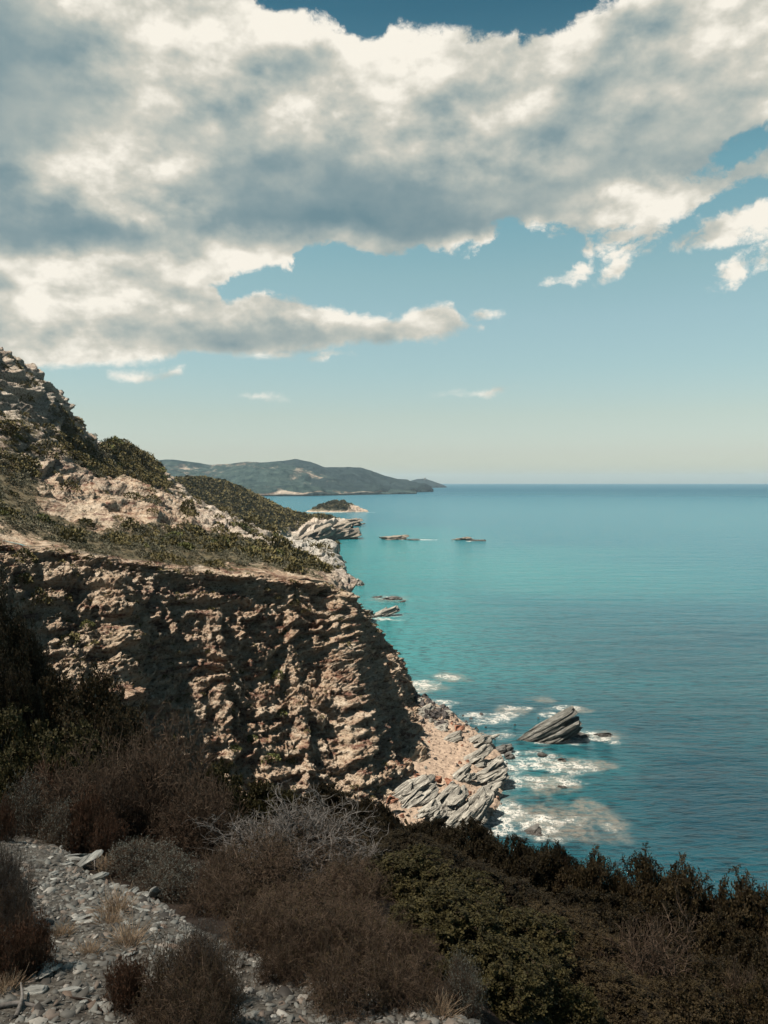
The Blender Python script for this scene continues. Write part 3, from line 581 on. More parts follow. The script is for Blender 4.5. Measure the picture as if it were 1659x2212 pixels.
while nb < 215:                        # shore rubble, dark near the nose, rusty and grey lower down
    k = random.random(); py = random.choice([random.uniform(1498, 1580), random.uniform(1498, 1575), random.uniform(1560, 1700), random.uniform(1700, 1800)])
    xi = np.interp(py, [1495, 1560, 1600, 1665, 1730, 1800], [885, 905, 905, 870, 800, 760]); xo = np.interp(py, [1495, 1530, 1580, 1620, 1700, 1775, 1820], [905, 960, 1060, 1080, 1080, 1040, 920])
    px = xi+(xo-xi)*random.random()**1.2+6
    c = onz(px, py, .8); z_, dd = shore_z(c[0], c[1])
    if dd > 2: continue
    s = random.choice([.35, .45, .55, .75, 1.0]) if py < 1585 else random.choice([.12, .16, .2, .28, .4])
    mt, kd = (('boulder_dark', 'c') if random.random() < .75 else ('slate', 'd')) if py < 1585 else random.choice([('rust', 'b'), ('slate', 'd'), ('slate', 'e'), ('boulder_dark', 'c'), ('rust', 'b')])
    nm = {'boulder_dark': 'dark', 'slate': 'grey', 'rust': 'rusty'}[mt]
    q_ = place_boulder(kd, (c[0], c[1], max(z_, -.05)+s*.25), s, random.uniform(0, 6), '%s rubble stone %s' % (nm, 'under the cliff nose' if py < 1585 else 'between beach and ledges'), '%s rubble stones on the shore' % nm, mt=mt)
    nb += 1; rub.append(q_)
number(rub, '', 'counting from the far end', lambda o: -o.location.y); shl = []
for px, py, s in [(1040, 1543, .5), (1018, 1553, .45), (1112, 1566, .4), (1163, 1551, .3), (1000, 1546, .3), (1049, 1571, .35), (965, 1530, .4), (1052, 1590, .3), (1095, 1650, .3)]:
    shl.append(place_boulder('c', onz(px, py, .05), s, random.uniform(0, 6), 'dark boulder in the shallows off the cliff nose', 'dark boulders in the shallows', mt='boulder_dark'))
number(shl, '', 'counting from the far end', lambda o: -o.location.y)

# ------------------------------------------------------------------ sea
th = np.linspace(R(-56), R(62), 620); ry = np.concatenate([np.geomspace(28, 420, 520), np.geomspace(424, 12400, 260)])
Rr, Th = np.meshgrid(ry, th, indexing='ij'); W_ = np.stack([Rr*np.tan(Th)*1.0, Rr, 0*Rr], -1)
def blobf(px, py, rx, ry_, ang=0):     # elliptical patch on the water, radii in metres
    c = onz(px, py); d = W_[..., :2]-c[:2]; a = R(ang); x = d[..., 0]*math.cos(a)+d[..., 1]*math.sin(a); y = -d[..., 0]*math.sin(a)+d[..., 1]*math.cos(a); ry_ = ry_*(1.5 if c[1] < 210 else 1)
    return 1-np.sqrt((x/rx)**2+(y/ry_)**2)
warp = np.stack([fbm(W_, .22, 4, .6, o=3), fbm(W_, .22, 4, .6, o=9), 0*Rr], -1)
near = Rr < 420
def patch(lst, soft=.5, wob=.45, f=.18):
    m_ = np.full(Rr.shape, -9.0)
    for b_ in lst: m_ = np.maximum(m_, blobf(*b_))
    return sstep(m_+wob*fbm(W_, f, 5, .6, o=23), 0, soft)
REEF = patch([(1195, 1770, 7.5, 6, 20), (1270, 1745, 3.5, 2.5, 0), (1325, 1785, 2.8, 3, 0), (1180, 1695, 6, 3.5, 15), (1210, 1650, 5, 2.6, 0), (1290, 1655, 3.5, 2, 0), (1110, 1535, 5, 2.5, 0), (1170, 1512, 3.5, 2, 0), (1250, 1532, 3.5, 2, 0), (970, 1463, 5.5, 3.5, 0), (915, 1484, 6, 4, 0), (840, 1294, 9, 9, 0), (1300, 1590, 4, 2.5, 0)], .6, .7, .35)*.85
FOAM = patch([(1165, 1780, 6, 5, 0), (1110, 1760, 5, 4, 0), (1245, 1770, 3.5, 2.5, 0), (1318, 1787, 2.4, 2.4, 0), (1095, 1700, 5, 2.2, 0), (1120, 1690, 7, 3.5, 10), (1200, 1690, 5, 2.5, 0), (1100, 1655, 7, 4, 0), (1160, 1640, 9, 4, 0), (1225, 1655, 7, 3.0, 0),
   (1085, 1585, 5, 2.8, 20), (1030, 1560, 8, 2.8, -15), (1060, 1545, 9, 2.8, 0), (1130, 1530, 9, 2.0, 0), (1260, 1592, 7, 3.2, 0), (1200, 1600, 8, 2.2, 0), (1310, 1597, 5, 3.0, 0), (1230, 1530, 5, 2, 0), (972, 1463, 5.0, 2.6, 0), (920, 1478, 7.5, 4.2, 0), (900, 1492, 4, 3, 0), (955, 1520, 5, 2.5, 0),
   (842, 1292, 10, 9, 0), (820, 1338, 10, 6, 0), (850, 1330, 6, 5, 0), (860, 1165, 26, 9, 0), (930, 1166, 24, 6, 0), (1022, 1169, 20, 9, 0), (758, 1141, 26, 14, 0), (730, 1107, 62, 16, 0), (800, 1107, 24, 7, 0), (670, 1176, 30, 10, 0), (720, 1170, 24, 8, 0), (1180, 1545, 3, 3, 0), (1060, 1790, 6, 3, 0)], 1.1, .75, .3)
SHAL = np.exp(-np.maximum(0, (W_[..., 0]-(-4+.06*(Rr-160)))/ (16+.10*np.minimum(Rr, 420)))**1.5)*sstep(Rr, 140, 185)*(1-sstep(Rr, 420, 900))
SHAL = np.maximum(SHAL, .75*sstep(Rr, 240, 330)*(1-sstep(Rr, 420, 620))*(1-sstep(W_[..., 0], 30, 260)))
SHAL = np.maximum(SHAL, .45*patch([(1150, 1640, 30, 26, 0)], 1.2, .4, .05))
SHAL = np.clip(SHAL+.22*fbm(W_, .018, 4, .6), 0, 1)*1.0
dark = .5+.5*fbm(W_*np.array([.6, 1, 1]), .012, 5, .6, o=77)
def m_sea():
    m_, T, b, pos = mat('sea_water')
    b.inputs['IOR'].default_value = 1.333; b.inputs['Specular IOR Level'].default_value = .4
    sh = attr(T, 'shallow'); rf = attr(T, 'reef'); fo = attr(T, 'foam'); dk = attr(T, 'dark')
    c = T.mix(T.rng(dk, .35, .65), (.003, .026, .040, 1), (.007, .052, .068, 1)); c = T.mix(T.rng(T.v('LENGTH', pos), 150, 420), c, (.006, .092, .128, 1)); c = T.mix(T.m('MULTIPLY', sh, .75), c, (.028, .172, .175, 1)); c = T.mix(T.rng(T.v('LENGTH', pos), 700, 3500), c, (.006, .055, .085, 1))
    c = T.mix(T.m('MULTIPLY', T.rng(T.noise(T.v('MULTIPLY', pos, (.42, 1.7, 1)), .8, 5, .65, .5), .49, .60), T.rng(T.v('LENGTH', pos), 90, 700, .80, .12)), c, (.004, .014, .020, 1))  # dark streaks: shading of wave slopes turned to the viewer, painted into the colour
    c = T.mix(T.m('MULTIPLY', rf, T.rng(T.noise(pos, .9, 5, .7), .3, .65, .10, .75)), c, (.17, .145, .115, 1))
    # lacy foam: thin cell edges broken up, filling in where foam is dense
    wp = T.v('ADD', pos, T.v('SCALE', T.v('SUBTRACT', T.noise(pos, .8, 4, .6, color=True), (.5, .5, .5)), sc_=1.8))
    vo = T.node('ShaderNodeTexVoronoi', feature='DISTANCE_TO_EDGE'); T.put(vo.inputs['Vector'], T.v('MULTIPLY', wp, (.75, 1.2, 1))); vo.inputs['Scale'].default_value = 1.1
    vo2 = T.node('ShaderNodeTexVoronoi', feature='DISTANCE_TO_EDGE'); T.put(vo2.inputs['Vector'], wp); vo2.inputs['Scale'].default_value = 2.7
    lace = T.m('MAXIMUM', T.rng(vo.outputs['Distance'], .13, .02), T.m('MULTIPLY', T.rng(vo2.outputs['Distance'], .16, .03), .8))
    cl_ = T.rng(T.noise(pos, .42, 6, .7), .42, .66)
    f = T.m('MULTIPLY', T.m('MULTIPLY', lace, T.rng(fo, .12, .8, 0, 1.0)), T.rng(cl_, 0, .5, .15, 1))
    f = T.m('MAXIMUM', f, T.m('MULTIPLY', T.rng(T.m('MULTIPLY', fo, T.noise(pos, .9, 8, .78)), .54, .70), .85))
    far = T.rng(T.v('LENGTH', pos), 230, 300); f = T.m('ADD', T.m('MULTIPLY', f, T.m('SUBTRACT', 1.0, far)), T.m('MULTIPLY', T.rng(T.m('MULTIPLY', fo, T.noise(pos, .12, 5, .7)), .22, .5), far))
    caps = T.m('MULTIPLY', T.rng(T.noise(T.v('MULTIPLY', pos, (.10, .45, 1)), .6, 3, .6), .735, .78), T.rng(T.v('LENGTH', pos), 250, 500, 0, .6)); f = T.m('MAXIMUM', f, caps)
    c = T.mix(T.m('MULTIPLY', fo, .10), c, (.25, .30, .27, 1))
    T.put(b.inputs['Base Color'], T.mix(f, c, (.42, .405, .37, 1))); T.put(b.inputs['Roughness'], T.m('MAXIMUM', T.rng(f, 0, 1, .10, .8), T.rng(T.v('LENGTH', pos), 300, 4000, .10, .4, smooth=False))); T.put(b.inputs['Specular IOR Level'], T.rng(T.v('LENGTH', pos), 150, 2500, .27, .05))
    d = T.v('LENGTH', pos)
    wv = T.m('MULTIPLY', T.noise(T.v('MULTIPLY', pos, (.55, 1.5, 1)), .55, 5, .62, .3), 1.0)
    big = T.noise(T.v('MULTIPLY', pos, (.3, 1, 1)), .09, 6, .6, .4)
    h = T.m('ADD', T.m('MULTIPLY', wv, .55), T.m('ADD', T.m('MULTIPLY', big, 2.2), T.m('MULTIPLY', T.noise(T.v('MULTIPLY', pos, (.8, 1.4, 1)), 2.2, 3, .6), .14)))
    n = T.node('ShaderNodeBump'); T.put(n.inputs['Height'], h); n.inputs['Distance'].default_value = 1.0
    T.put(n.inputs['Strength'], T.rng(d, 60, 1500, 1.0, .9, smooth=False)); T.l.new(n.outputs[0], b.inputs['Normal'])
    return m_
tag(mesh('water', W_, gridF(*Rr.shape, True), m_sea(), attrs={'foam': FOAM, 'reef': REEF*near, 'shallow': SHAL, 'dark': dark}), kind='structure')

# ------------------------------------------------------------------ scrub on the hills
def leafquads(C, D, size, rng, wide=.6, tilt=.9):
    n = len(C); U = D+tilt*rng.normal(size=(n, 3)); U /= np.linalg.norm(U, axis=1, keepdims=True)
    S2 = np.cross(U, rng.normal(size=(n, 3))); S2 /= np.linalg.norm(S2, axis=1, keepdims=True)
    L_ = (size*(.6+.8*rng.random(n)))[:, None]; U = U*L_; S2 = S2*L_*wide*.5
    V_ = np.stack([C, C+U*.5+S2, C+U, C+U*.5-S2], 1).reshape(-1, 3); return V_, np.arange(4*n).reshape(n, 4)
def clump(n, seed, size=.34, lump=.3, flat=.75):
    rng = np.random.RandomState(seed); d = rng.normal(size=(n, 3)); d[:, 2] = np.abs(d[:, 2])*1.0-.15; d /= np.linalg.norm(d, axis=1, keepdims=True)
    r = (1+lump*vn(d, 1.7, seed)+.15*vn(d, 4, seed))*(.72+.28*rng.random(n)**.5); C = d*r[:, None]*np.array([1, 1, flat])
    return leafquads(C, d*np.array([1, 1, 1.3])+np.array([0, 0, .35]), size, rng, .9, .55)
PROTO = [clump(260, k, .19) for k in range(4)]; PROTO_S = [clump(44, 9+k, .55) for k in range(4)]
def scatter(P_, dens, nrm, n, seed):   # pick n surface points with weights dens
    rng = np.random.RandomState(seed)
    a = np.linalg.norm(np.cross(np.gradient(P_, axis=0), np.gradient(P_, axis=1)), axis=-1); wgt = (a*np.maximum(dens, 0)).ravel(); wgt /= wgt.sum()
    i = rng.choice(wgt.size, n, p=wgt); j = rng.rand(n, 3)*.6; return P_.reshape(-1, 3)[i]+j*np.array([1, 1, 0])-np.array([.3, .3, 0]), nrm.reshape(-1, 3)[i], rng
def mass(name, pts, rad, protos, mt, seed, lab):
    rng = np.random.RandomState(seed); Vs, Fs, k = [], [], 0
    which = rng.randint(len(protos), size=len(pts)); ang = rng.rand(len(pts))*6.28
    for j, (pv, pf) in enumerate(protos):
        q = which == j; c, s_ = np.cos(ang[q])[:, None], np.sin(ang[q])[:, None]; r = rad[q][:, None]
        v_ = np.stack([pts[q][:, :1]+r*(pv[None, :, 0]*c-pv[None, :, 1]*s_), pts[q][:, 1:2]+r*(pv[None, :, 0]*s_+pv[None, :, 1]*c), pts[q][:, 2:]+r*(pv[None, :, 2]-.12)], -1)
        Vs.append(v_.reshape(-1, 3)); Fs.append((pf[None]+(np.arange(q.sum())*len(pv))[:, None, None]+k).reshape(-1, 4)); k += v_.shape[0]*v_.shape[1]
    return tag(mesh(name, np.concatenate(Vs), np.concatenate(Fs), mt, smooth=False), lab, 'scrub', kind='stuff')
vis = sstep(np.arange(B.shape[0])[:, None]/B.shape[0], .80, .78)*np.ones((1, B.shape[1]))
dB = (sstep(vBn, .48, .72)+.04)*vis
pts, _, rng = scatter(B, dB, Bn, 4300, 1); rad = .28+1.25*rng.rand(len(pts))**3; far_ = pts[:, 1]/120; rad *= np.clip(far_, .7, 1.8)
grey = (fbm(pts, .05, 3, o=60)+.5*rng.normal(size=len(pts))*.4+.35*(pts[:, 1] < 150)) > .22
mass('scrub', pts[~grey], rad[~grey], PROTO, M['leaf_far'], 2, 'dense dark green scrub covering the terrace and hillside above the cliff')
mass('scrub', pts[grey], rad[grey]*.8, PROTO, M['leaf_grey'], 3, 'low grey green scrub on the terrace along the cliff top')
dC = sstep(vCn, .42, .7)*(np.arange(Cc.shape[0])[:, None] < Cc.shape[0]*.86)
pts, _, rng = scatter(Cc, dC, Cn, 5200, 4)
mass('scrub', pts, 1.3+1.7*rng.rand(len(pts))**2, PROTO_S, M['leaf_far'], 5, 'dark evergreen scrub blanketing the rounded hill behind the cove')
iP = np.array([[v_.co[0]+ci[0], v_.co[1]+ci[1], v_.co[2]] for v_ in bpy.data.objects['island'].data.vertices]); ia = np.array([d.value for d in bpy.data.objects['island'].data.attributes['veg'].data])
q = np.where((ia > .45) & (iP[:, 2] > 4))[0]; rng = np.random.RandomState(3); q = rng.choice(q, min(450, len(q)))
mass('scrub', iP[q], 1.2+1.6*rng.rand(len(q)), PROTO_S, M['leaf_far'], 6, 'green scrub on the crown of the small island')
# countable shrubs, copies of a few built ones
SHP = [(clump(420, 50+k, .22, .35, .9), k) for k in range(4)]
SHM = {}
def hill_shrub(kind, mt, p, r, lab, group, tall=1.0):
    key = (kind, mt)
    if key not in SHM:
        (V_, F_), _ = SHP[kind]; o = mesh('shrub', V_, F_, M[mt], smooth=False); SHM[key] = o
    else: o = SHM[key].copy(); col.objects.link(o)
    for k_ in ('label', 'category', 'group'):
        if k_ in o: del o[k_]
    o.location = Vector(p)-Vector((0, 0, .12*r)); o.scale = (r, r, r*tall); o.rotation_euler = (0, 0, random.uniform(0, 6.28)); return tag(o, lab, 'shrub', group)
def hit(P_, px, py):                   # surface vertex seen at a pixel
    X_, Y_ = proj(P_); d = (X_-px)**2+(Y_-py)**2+(P_[..., 1]*.02)**2; return P_.reshape(-1, 3)[d.argmin()]
NAMED = [(B, 27, 798, 2.2, 1.1, 'leaf_far', 'dark round shrub on the summit rim of the rocky hill'), (B, 152, 1172, 1.5, 1.5, 'leaf_far', 'tall dark shrub where the terrace scrub meets the pale cliff rim'),
 (B, 132, 1158, 1.1, 1.5, 'leaf_far', 'upright dark shrub leaning on the taller one at the cliff rim'), (B, 607, 1192, 2.4, 1.7, 'leaf_far', 'tallest lone dark shrub against the white crag'),
 (B, 640, 1212, 2.6, 1.0, 'leaf_far', 'wide dark shrub just below the tallest lone one'), (B, 662, 1224, 2.2, .8, 'leaf_far', 'low dark shrub spilling towards the white crag'),
 (B, 585, 1200, 1.6, .9, 'leaf_far', 'squat shrub left of the tallest lone one'), (B, 500, 1190, 2.0, .9, 'leaf_far', 'rounded shrub on the terrace under the pale bare ridge'),
 (B, 232, 965, 2.4, .7, 'leaf_far', 'shrub on the skyline beside the road'), (B, 268, 975, 1.9, 1.0, 'leaf_far', 'shrub on the skyline where the road bends away'), (B, 305, 985, 2.6, .9, 'leaf_far', 'shrub on the brow right of the road'),
 (B, 408, 1105, 1.8, 1.9, 'leaf_far', 'narrow dark shrub on the bare ridge above the green hill'), (B, 138, 930, 1.8, .9, 'leaf_far', 'shrub high on the pale scree of the rocky hill'),
 (B, 12, 925, 2.6, .8, 'leaf_far', 'broad shrub on the shadowed ledge of the rocky hill'),
 (A, 55, 1212, 1.35, 1.1, 'leaf_far', 'round dark shrub on the tan slope near the top left of the cliff'), (A, 44, 1255, 1.25, .9, 'leaf_far', 'dark shrub below the round one on the tan slope'),
 (A, 88, 1300, 1.2, 1.2, 'leaf_far', 'shrub halfway down the tan slope at the left'), (A, 150, 1385, 1.1, 1.0, 'leaf_far', 'dark shrub clinging beside the pale slabs'), (A, 190, 1350, .7, 1, 'leaf_mid', 'small green shrub among the loose pale slabs'),
 (A, 636, 1303, .75, 1.0, 'leaf_far', 'small dark shrub on the upper right of the cliff face'), (A, 600, 1290, .7, 1.0, 'leaf_far', 'little upright shrub near the cliff rim'), (A, 660, 1320, .6, .8, 'leaf_far', 'tiny shrub right of the upper pair on the cliff face'),
 (A, 612, 1370, .7, 1.2, 'leaf_mid', 'green shrub in a niche of the middle cliff'), (A, 600, 1460, .9, 1, 'leaf_mid', 'green shrub on a ledge halfway down the cliff'), (A, 605, 1540, .9, .7, 'leaf_mid', 'spreading shrub on the ledge over the dark gully'),
 (A, 585, 1640, 1.0, .7, 'leaf_mid', 'pale green shrub with bare stems low on the cliff'), (A, 630, 1645, .8, .9, 'leaf_mid', 'bright green shrub next to the stemmy one low on the cliff'), (A, 545, 1600, .7, 1.2, 'leaf_mid', 'upright shrub at the bottom of the long gully'),
 (A, 425, 1630, .8, .8, 'leaf_far', 'shrub on the lower pale ridge of the cliff'), (A, 365, 1600, .75, .8, 'leaf_far', 'small shrub on the lit lower slope'), (A, 505, 1620, .7, .9, 'leaf_mid', 'shrub beside the dark slot at the foot of the ridge'),
 (A, 500, 1540, .5, 1, 'leaf_far', 'little dark shrub on the pale middle ridge'), (A, 735, 1305, .6, .8, 'leaf_far', 'little shrub on the brow of the cliff nose'), (A, 690, 1285, .5, .8, 'leaf_mid', 'tiny green tuft close to the cliff rim')]
for i, (S3, px, py, r, tl, mt, lab) in enumerate(NAMED):
    hill_shrub(i % 4, mt, hit(S3, px, py), r, lab, 'shrubs on the cliff and terrace', tl)
vis2 = vis*(np.arange(B.shape[0])[:, None] > 12)
pts, _, rng = scatter(B, (sstep(vBn, .45, .7)+.05)*vis2, Bn, 150, 21); hs = []; PX, PY = proj(pts)
def where(px, py):
    if py < 960: return 'on the rocky hill'
    if px > 560: return 'towards the white crag'
    if py < 1090 and px > 220: return 'on the slope below the road'
    if py < 1090: return 'under the rocky hill'
    if px < 200: return 'on the scrub slope above the rim'
    return 'on the flat terrace above the cliff'
for i, p in enumerate(pts):
    r = (.8+1.2*rng.rand())*min(1.6, p[1]/120); mt = 'leaf_mid' if rng.rand() < .22 else 'leaf_far'
    hs.append(hill_shrub(i % 4, mt, p, r, '%s shrub %s' % ('light' if mt == 'leaf_mid' else 'dark', where(PX[i], PY[i])), 'rounded shrubs on the hillside', .65+.45*rng.rand()))
number(hs, '', 'from the left', lambda o: o.location.x/o.location.y)


rngA = np.random.RandomState(23); ii = rngA.randint(14, 410, 900); jj = rngA.randint(40, 1000, 900)
mass('scrub', A[ii, jj], .12+.3*rngA.rand(900)**2, PROTO_S, M['leaf_far'], 24, 'tiny dark tufts dotted over the eroded cliff face')

# ------------------------------------------------------------------ small far things
# round watch tower on the last headland
tp = at(918, 1036.5, 5150); tz = tp[2]-2
def lathe(prof, n=20):
    a = np.linspace(0, 2*np.pi, n, endpoint=False); P_ = np.array([[(r*math.cos(t_), r*math.sin(t_), z) for t_ in a] for r, z in prof]); V_ = P_.reshape(-1, 3); F_ = []
    for i in range(len(prof)-1):
        for j in range(n): F_.append((i*n+j, i*n+(j+1) % n, (i+1)*n+(j+1) % n, (i+1)*n+j))
    return V_, np.array(F_)
e = empty('watch_tower', (tp[0], tp[1], tz)); tag(e, 'round stone watch tower on the top of the last headland', 'tower')
V_, F_ = lathe([(0, 0), (7.0, 0), (6.3, 6), (5.8, 12.5), (6.4, 13), (6.4, 14.4), (5.6, 14.4), (5.6, 13.4), (0, 13.4)]); mesh('wall', V_, F_, M['crag'], e)
V_, F_ = lathe([(0, 13.5), (2.2, 13.5), (2.2, 16.2), (0, 17.0)], 10); mesh('turret', V_, F_, M['crag'], e)
def boxes(L_):
    V_, F_ = [], []
    for (cx, cy, cz, sx, sy, sz) in L_:
        k = len(V_); V_ += [(cx+a*sx/2, cy+b_*sy/2, cz+c*sz/2) for a, b_, c in ((-1, -1, -1), (1, -1, -1), (1, 1, -1), (-1, 1, -1), (-1, -1, 1), (1, -1, 1), (1, 1, 1), (-1, 1, 1))]
        F_ += [[k+i for i in f] for f in ((0, 3, 2, 1), (4, 5, 6, 7), (0, 1, 5, 4), (1, 2, 6, 5), (2, 3, 7, 6), (3, 0, 4, 7))]
    return np.array(V_), np.array(F_)
M['white'] = m_flat('white_plaster', (.72, .70, .66), (.8, .78, .74), 1, bmp=0); M['asphalt'] = m_flat('asphalt', (.05, .05, .05), (.08, .078, .075), 1, bmp=0)
M['rail'] = m_flat('weathered_rail', (.11, .085, .07), (.17, .14, .12), 1, bmp=0); M['dark'] = m_flat('dark_opening', (.02, .02, .02), (.03, .03, .03), 1, bmp=0); M['cloudm'] = m_flat('cloud_vapour', (.8, .8, .8), (.85, .85, .85), .02, bmp=0)
_t = NT(M['cloudm'].node_tree); _x = _t.node('ShaderNodeMixShader'); _x.inputs[0].default_value = .52; _r = _t.node('ShaderNodeBsdfTransparent')
_t.l.new(_t.n['Principled BSDF'].outputs[0], _x.inputs[1]); _t.l.new(_r.outputs[0], _x.inputs[2]); _t.l.new(_x.outputs[0], _t.n['Material Output'].inputs[0])
rp = hit(B, 205, 972)
hp = at(199, 966, 246); e = empty('hut', tuple(hp-np.array([0, 0, 1.2]))); tag(e, 'tiny white walled hut at the roadside on the skyline', 'hut')
V_, F_ = boxes([(0, 0, 1.6, 4.2, 3.2, 3.2)]); mesh('wall', V_, F_, M['white'], e, smooth=False)
V_, F_ = boxes([(0, 0, 3.3, 4.6, 3.6, .18)]); mesh('roof', V_, F_, M['white'], e, smooth=False)
V_, F_ = boxes([(.4, -1.62, 1.3, .9, .06, 2.0)]); mesh('door', V_, F_, M['dark'], e, smooth=False)
rl = np.array([at(206, 972, 243), at(225, 973, 247), at(245, 976, 250), (at(268, 980, 256))]); rl = crom(rl, 24)
wdt = np.array([1.2, 5.5, .9]); V_ = np.concatenate([rl+np.array([0, 0, .25]), rl+wdt]); F_ = np.array([(i, i+1, i+25, i+24) for i in range(23)]); tag(mesh('road', V_, F_, M['asphalt']), kind='structure')
e = empty('guard_rail', tuple(rl[0])); tag(e, 'brown roadside guard rail on posts along the bend below the skyline', 'guard rail')
Vr = np.concatenate([rl+np.array([0, -.1, .75]), rl+np.array([0, -.1, 1.25]), rl+np.array([0, .05, 1.25]), rl+np.array([0, .05, .75])])-rl[0]
mesh('rail', Vr, np.array([(k*24+i, k*24+i+1, ((k+1) % 4)*24+i+1, ((k+1) % 4)*24+i) for k in range(4) for i in range(23)]), M['rail'], e, smooth=False)
for i in range(0, 24, 3):
    V_, F_ = boxes([(0, 0, .1, .16, .16, 1.9)]); mesh('post', V_+rl[i]-rl[0], F_, M['rail'], e, smooth=False)

# ------------------------------------------------------------------ foreground plants
def rot_about(v, k, a):
    k = k/np.linalg.norm(k, axis=-1, keepdims=True); c, s_ = np.cos(a)[..., None], np.sin(a)[..., None]
    return v*c+np.cross(k, v)*s_+k*np.sum(k*v, -1, keepdims=True)*(1-c)
def grow(seed, n0, kids_, lens, W, H, m=5, wig=.25, spread=.55, up=.15, ang=(.4, .9), hemi=False):
    rng = np.random.RandomState(seed); d = rng.normal(size=(n0, 3)); d[:, 2] = np.abs(d[:, 2])*(.95 if hemi else .6)+(.12 if hemi else .55*(1-spread)+.25)
    d[:, :2] *= 1 if hemi else spread*1.6; d /= np.linalg.norm(d, axis=1, keepdims=True); o = np.concatenate([rng.normal(size=(n0, 2))*.12, np.full((n0, 1), -.05)], 1)
    out = []; sc3 = np.array([W, W, H])
    for lv, L_ in enumerate(lens):
        n = len(o); Ls = L_*((.45+.85*rng.rand(n)) if hemi and lv == 0 else (.65+.7*rng.rand(n))); pl = [o]; dd = d.copy()
        for k in range(m-1):
            dd = dd+wig*rng.normal(size=dd.shape)+np.array([0, 0, up]); dd /= np.linalg.norm(dd, axis=1, keepdims=True); pl.append(pl[-1]+dd*(Ls/(m-1))[:, None])
        pl = np.stack(pl, 1); out.append(pl*sc3)
        if lv == len(lens)-1: break
        c = kids_[lv]; par = np.repeat(np.arange(n), c); t = .25+.75*rng.rand(len(par))**.7; x = t*(m-1); i = np.minimum(x.astype(int), m-2); f = (x-i)[:, None]
        o = pl[par, i]*(1-f)+pl[par, i+1]*f; base = pl[par, i+1]-pl[par, i]; base /= np.linalg.norm(base, axis=1, keepdims=True)
        d = rot_about(base, np.cross(base, rng.normal(size=base.shape)), rng.uniform(ang[0], ang[1], len(par)))
    return out, rng
def tubes(pls, r0s, r1s, sides=3):
    Vs, Fs, k = [], [], 0
    for pl, r0, r1 in zip(pls, r0s, r1s):
        n, m, _ = pl.shape; t = np.gradient(pl, axis=1); t /= np.maximum(np.linalg.norm(t, axis=2, keepdims=True), 1e-9)
        a = np.cross(t, np.array([.3, .5, .81])); a /= np.maximum(np.linalg.norm(a, axis=2, keepdims=True), 1e-9); b_ = np.cross(t, a)
        r = np.linspace(r0, r1, m)[None, :, None]; ring = [pl+r*(a*math.cos(g)+b_*math.sin(g)) for g in np.linspace(0, 2*math.pi, sides, endpoint=False)]
        V_ = np.stack(ring, 2); idx = (np.arange(n*m*sides).reshape(n, m, sides))+k
        for s_ in range(sides):
            s2 = (s_+1) % sides; Fs.append(np.stack([idx[:, :-1, s_], idx[:, :-1, s2], idx[:, 1:, s2], idx[:, 1:, s_]], -1).reshape(-1, 4))
        Vs.append(V_.reshape(-1, 3)); k += n*m*sides
    return np.concatenate(Vs), np.concatenate(Fs)
PLM = {}
for nm, a, b_ in [('dk', (.016, .011, .005), (.055, .038, .015)), ('gr', (.028, .023, .007), (.092, .074, .025)), ('ol', (.026, .017, .008), (.085, .058, .024)), ('gg', (.09, .09, .07), (.24, .24, .20)),
                  ('heath', (.07, .034, .018), (.16, .080, .046)), ('lav', (.07, .06, .052), (.17, .155, .14)), ('br', (.046, .031, .019), (.115, .082, .05))]:
    PLM[nm] = m_flat('leaves_'+{'dk': 'dark', 'gr': 'green', 'ol': 'olive', 'gg': 'greygreen', 'heath': 'russet', 'lav': 'lilac_grey', 'br': 'brown'}[nm], a, b_, 16, bmp=0, spec=.3, rough=.7)
for nm, a, b_ in [('w_grey', (.09, .078, .068), (.28, .25, .225)), ('w_brown', (.050, .032, .022), (.18, .125, .088)), ('w_dark', (.02, .013, .010), (.06, .04, .03)), ('w_tan', (.25, .17, .11), (.5, .37, .25))]:
    PLM[nm] = m_flat('twigs_'+{'w_grey': 'grey', 'w_brown': 'brown', 'w_dark': 'dark', 'w_tan': 'straw'}[nm], a, b_, 18, bmp=0, spec=.15)
def plant_leafy(seed, W, H, leaf, mleaf, mwood, n0=16, kids_=(7, 8, 6), per=11, tilt=.55):
    pls, rng = grow(seed, n0, kids_, (.60, .32, .17, .09), W, H, up=.05, wig=.20, ang=(.35, 1.0), hemi=True)
    tw = pls[-1]; n, m, _ = tw.shape; par = np.repeat(np.arange(n), per); x = rng.rand(len(par))*(m-1.01); i = x.astype(int); f = (x-i)[:, None]
    C = tw[par, i]*(1-f)+tw[par, i+1]*f; D = tw[par, i+1]-tw[par, i]; D /= np.maximum(np.linalg.norm(D, axis=1, keepdims=True), 1e-9); D[:, 2] += .35
    return leafquads(C, D, leaf, rng, .55, tilt), tubes(pls[:3], (.02, .009, .004), (.010, .004, .002)), mleaf, mwood
def plant_twiggy(seed, W, H, mwood, n0=26, kids_=(6, 6, 5), thick=.004, wig=.35, leaf=0, mleaf=None, per=2, spread=.8, up=.06, lens=(.50, .36, .24, .15), ang=(.4, 1.1)):
    pls, rng = grow(seed, n0, kids_, lens, W, H, wig=wig, spread=spread, up=up, ang=ang)
    lq = None
    if leaf:
        tw = pls[-1]; par = np.repeat(np.arange(len(tw)), per); f = rng.rand(len(par))[:, None]; C = tw[par, -2]*(1-f)+tw[par, -1]*f; D = tw[par, -1]-tw[par, -2]; D /= np.maximum(np.linalg.norm(D, axis=1, keepdims=True), 1e-9); lq = leafquads(C, D, leaf, rng, .35, .5)
    return lq, (tubes(pls[:2], (thick*3.5, thick*2), (thick*2, thick*1.1)), tubes(pls[2:], (thick*1.2, thick*.7), (thick*.7, thick*.35))), mleaf, mwood
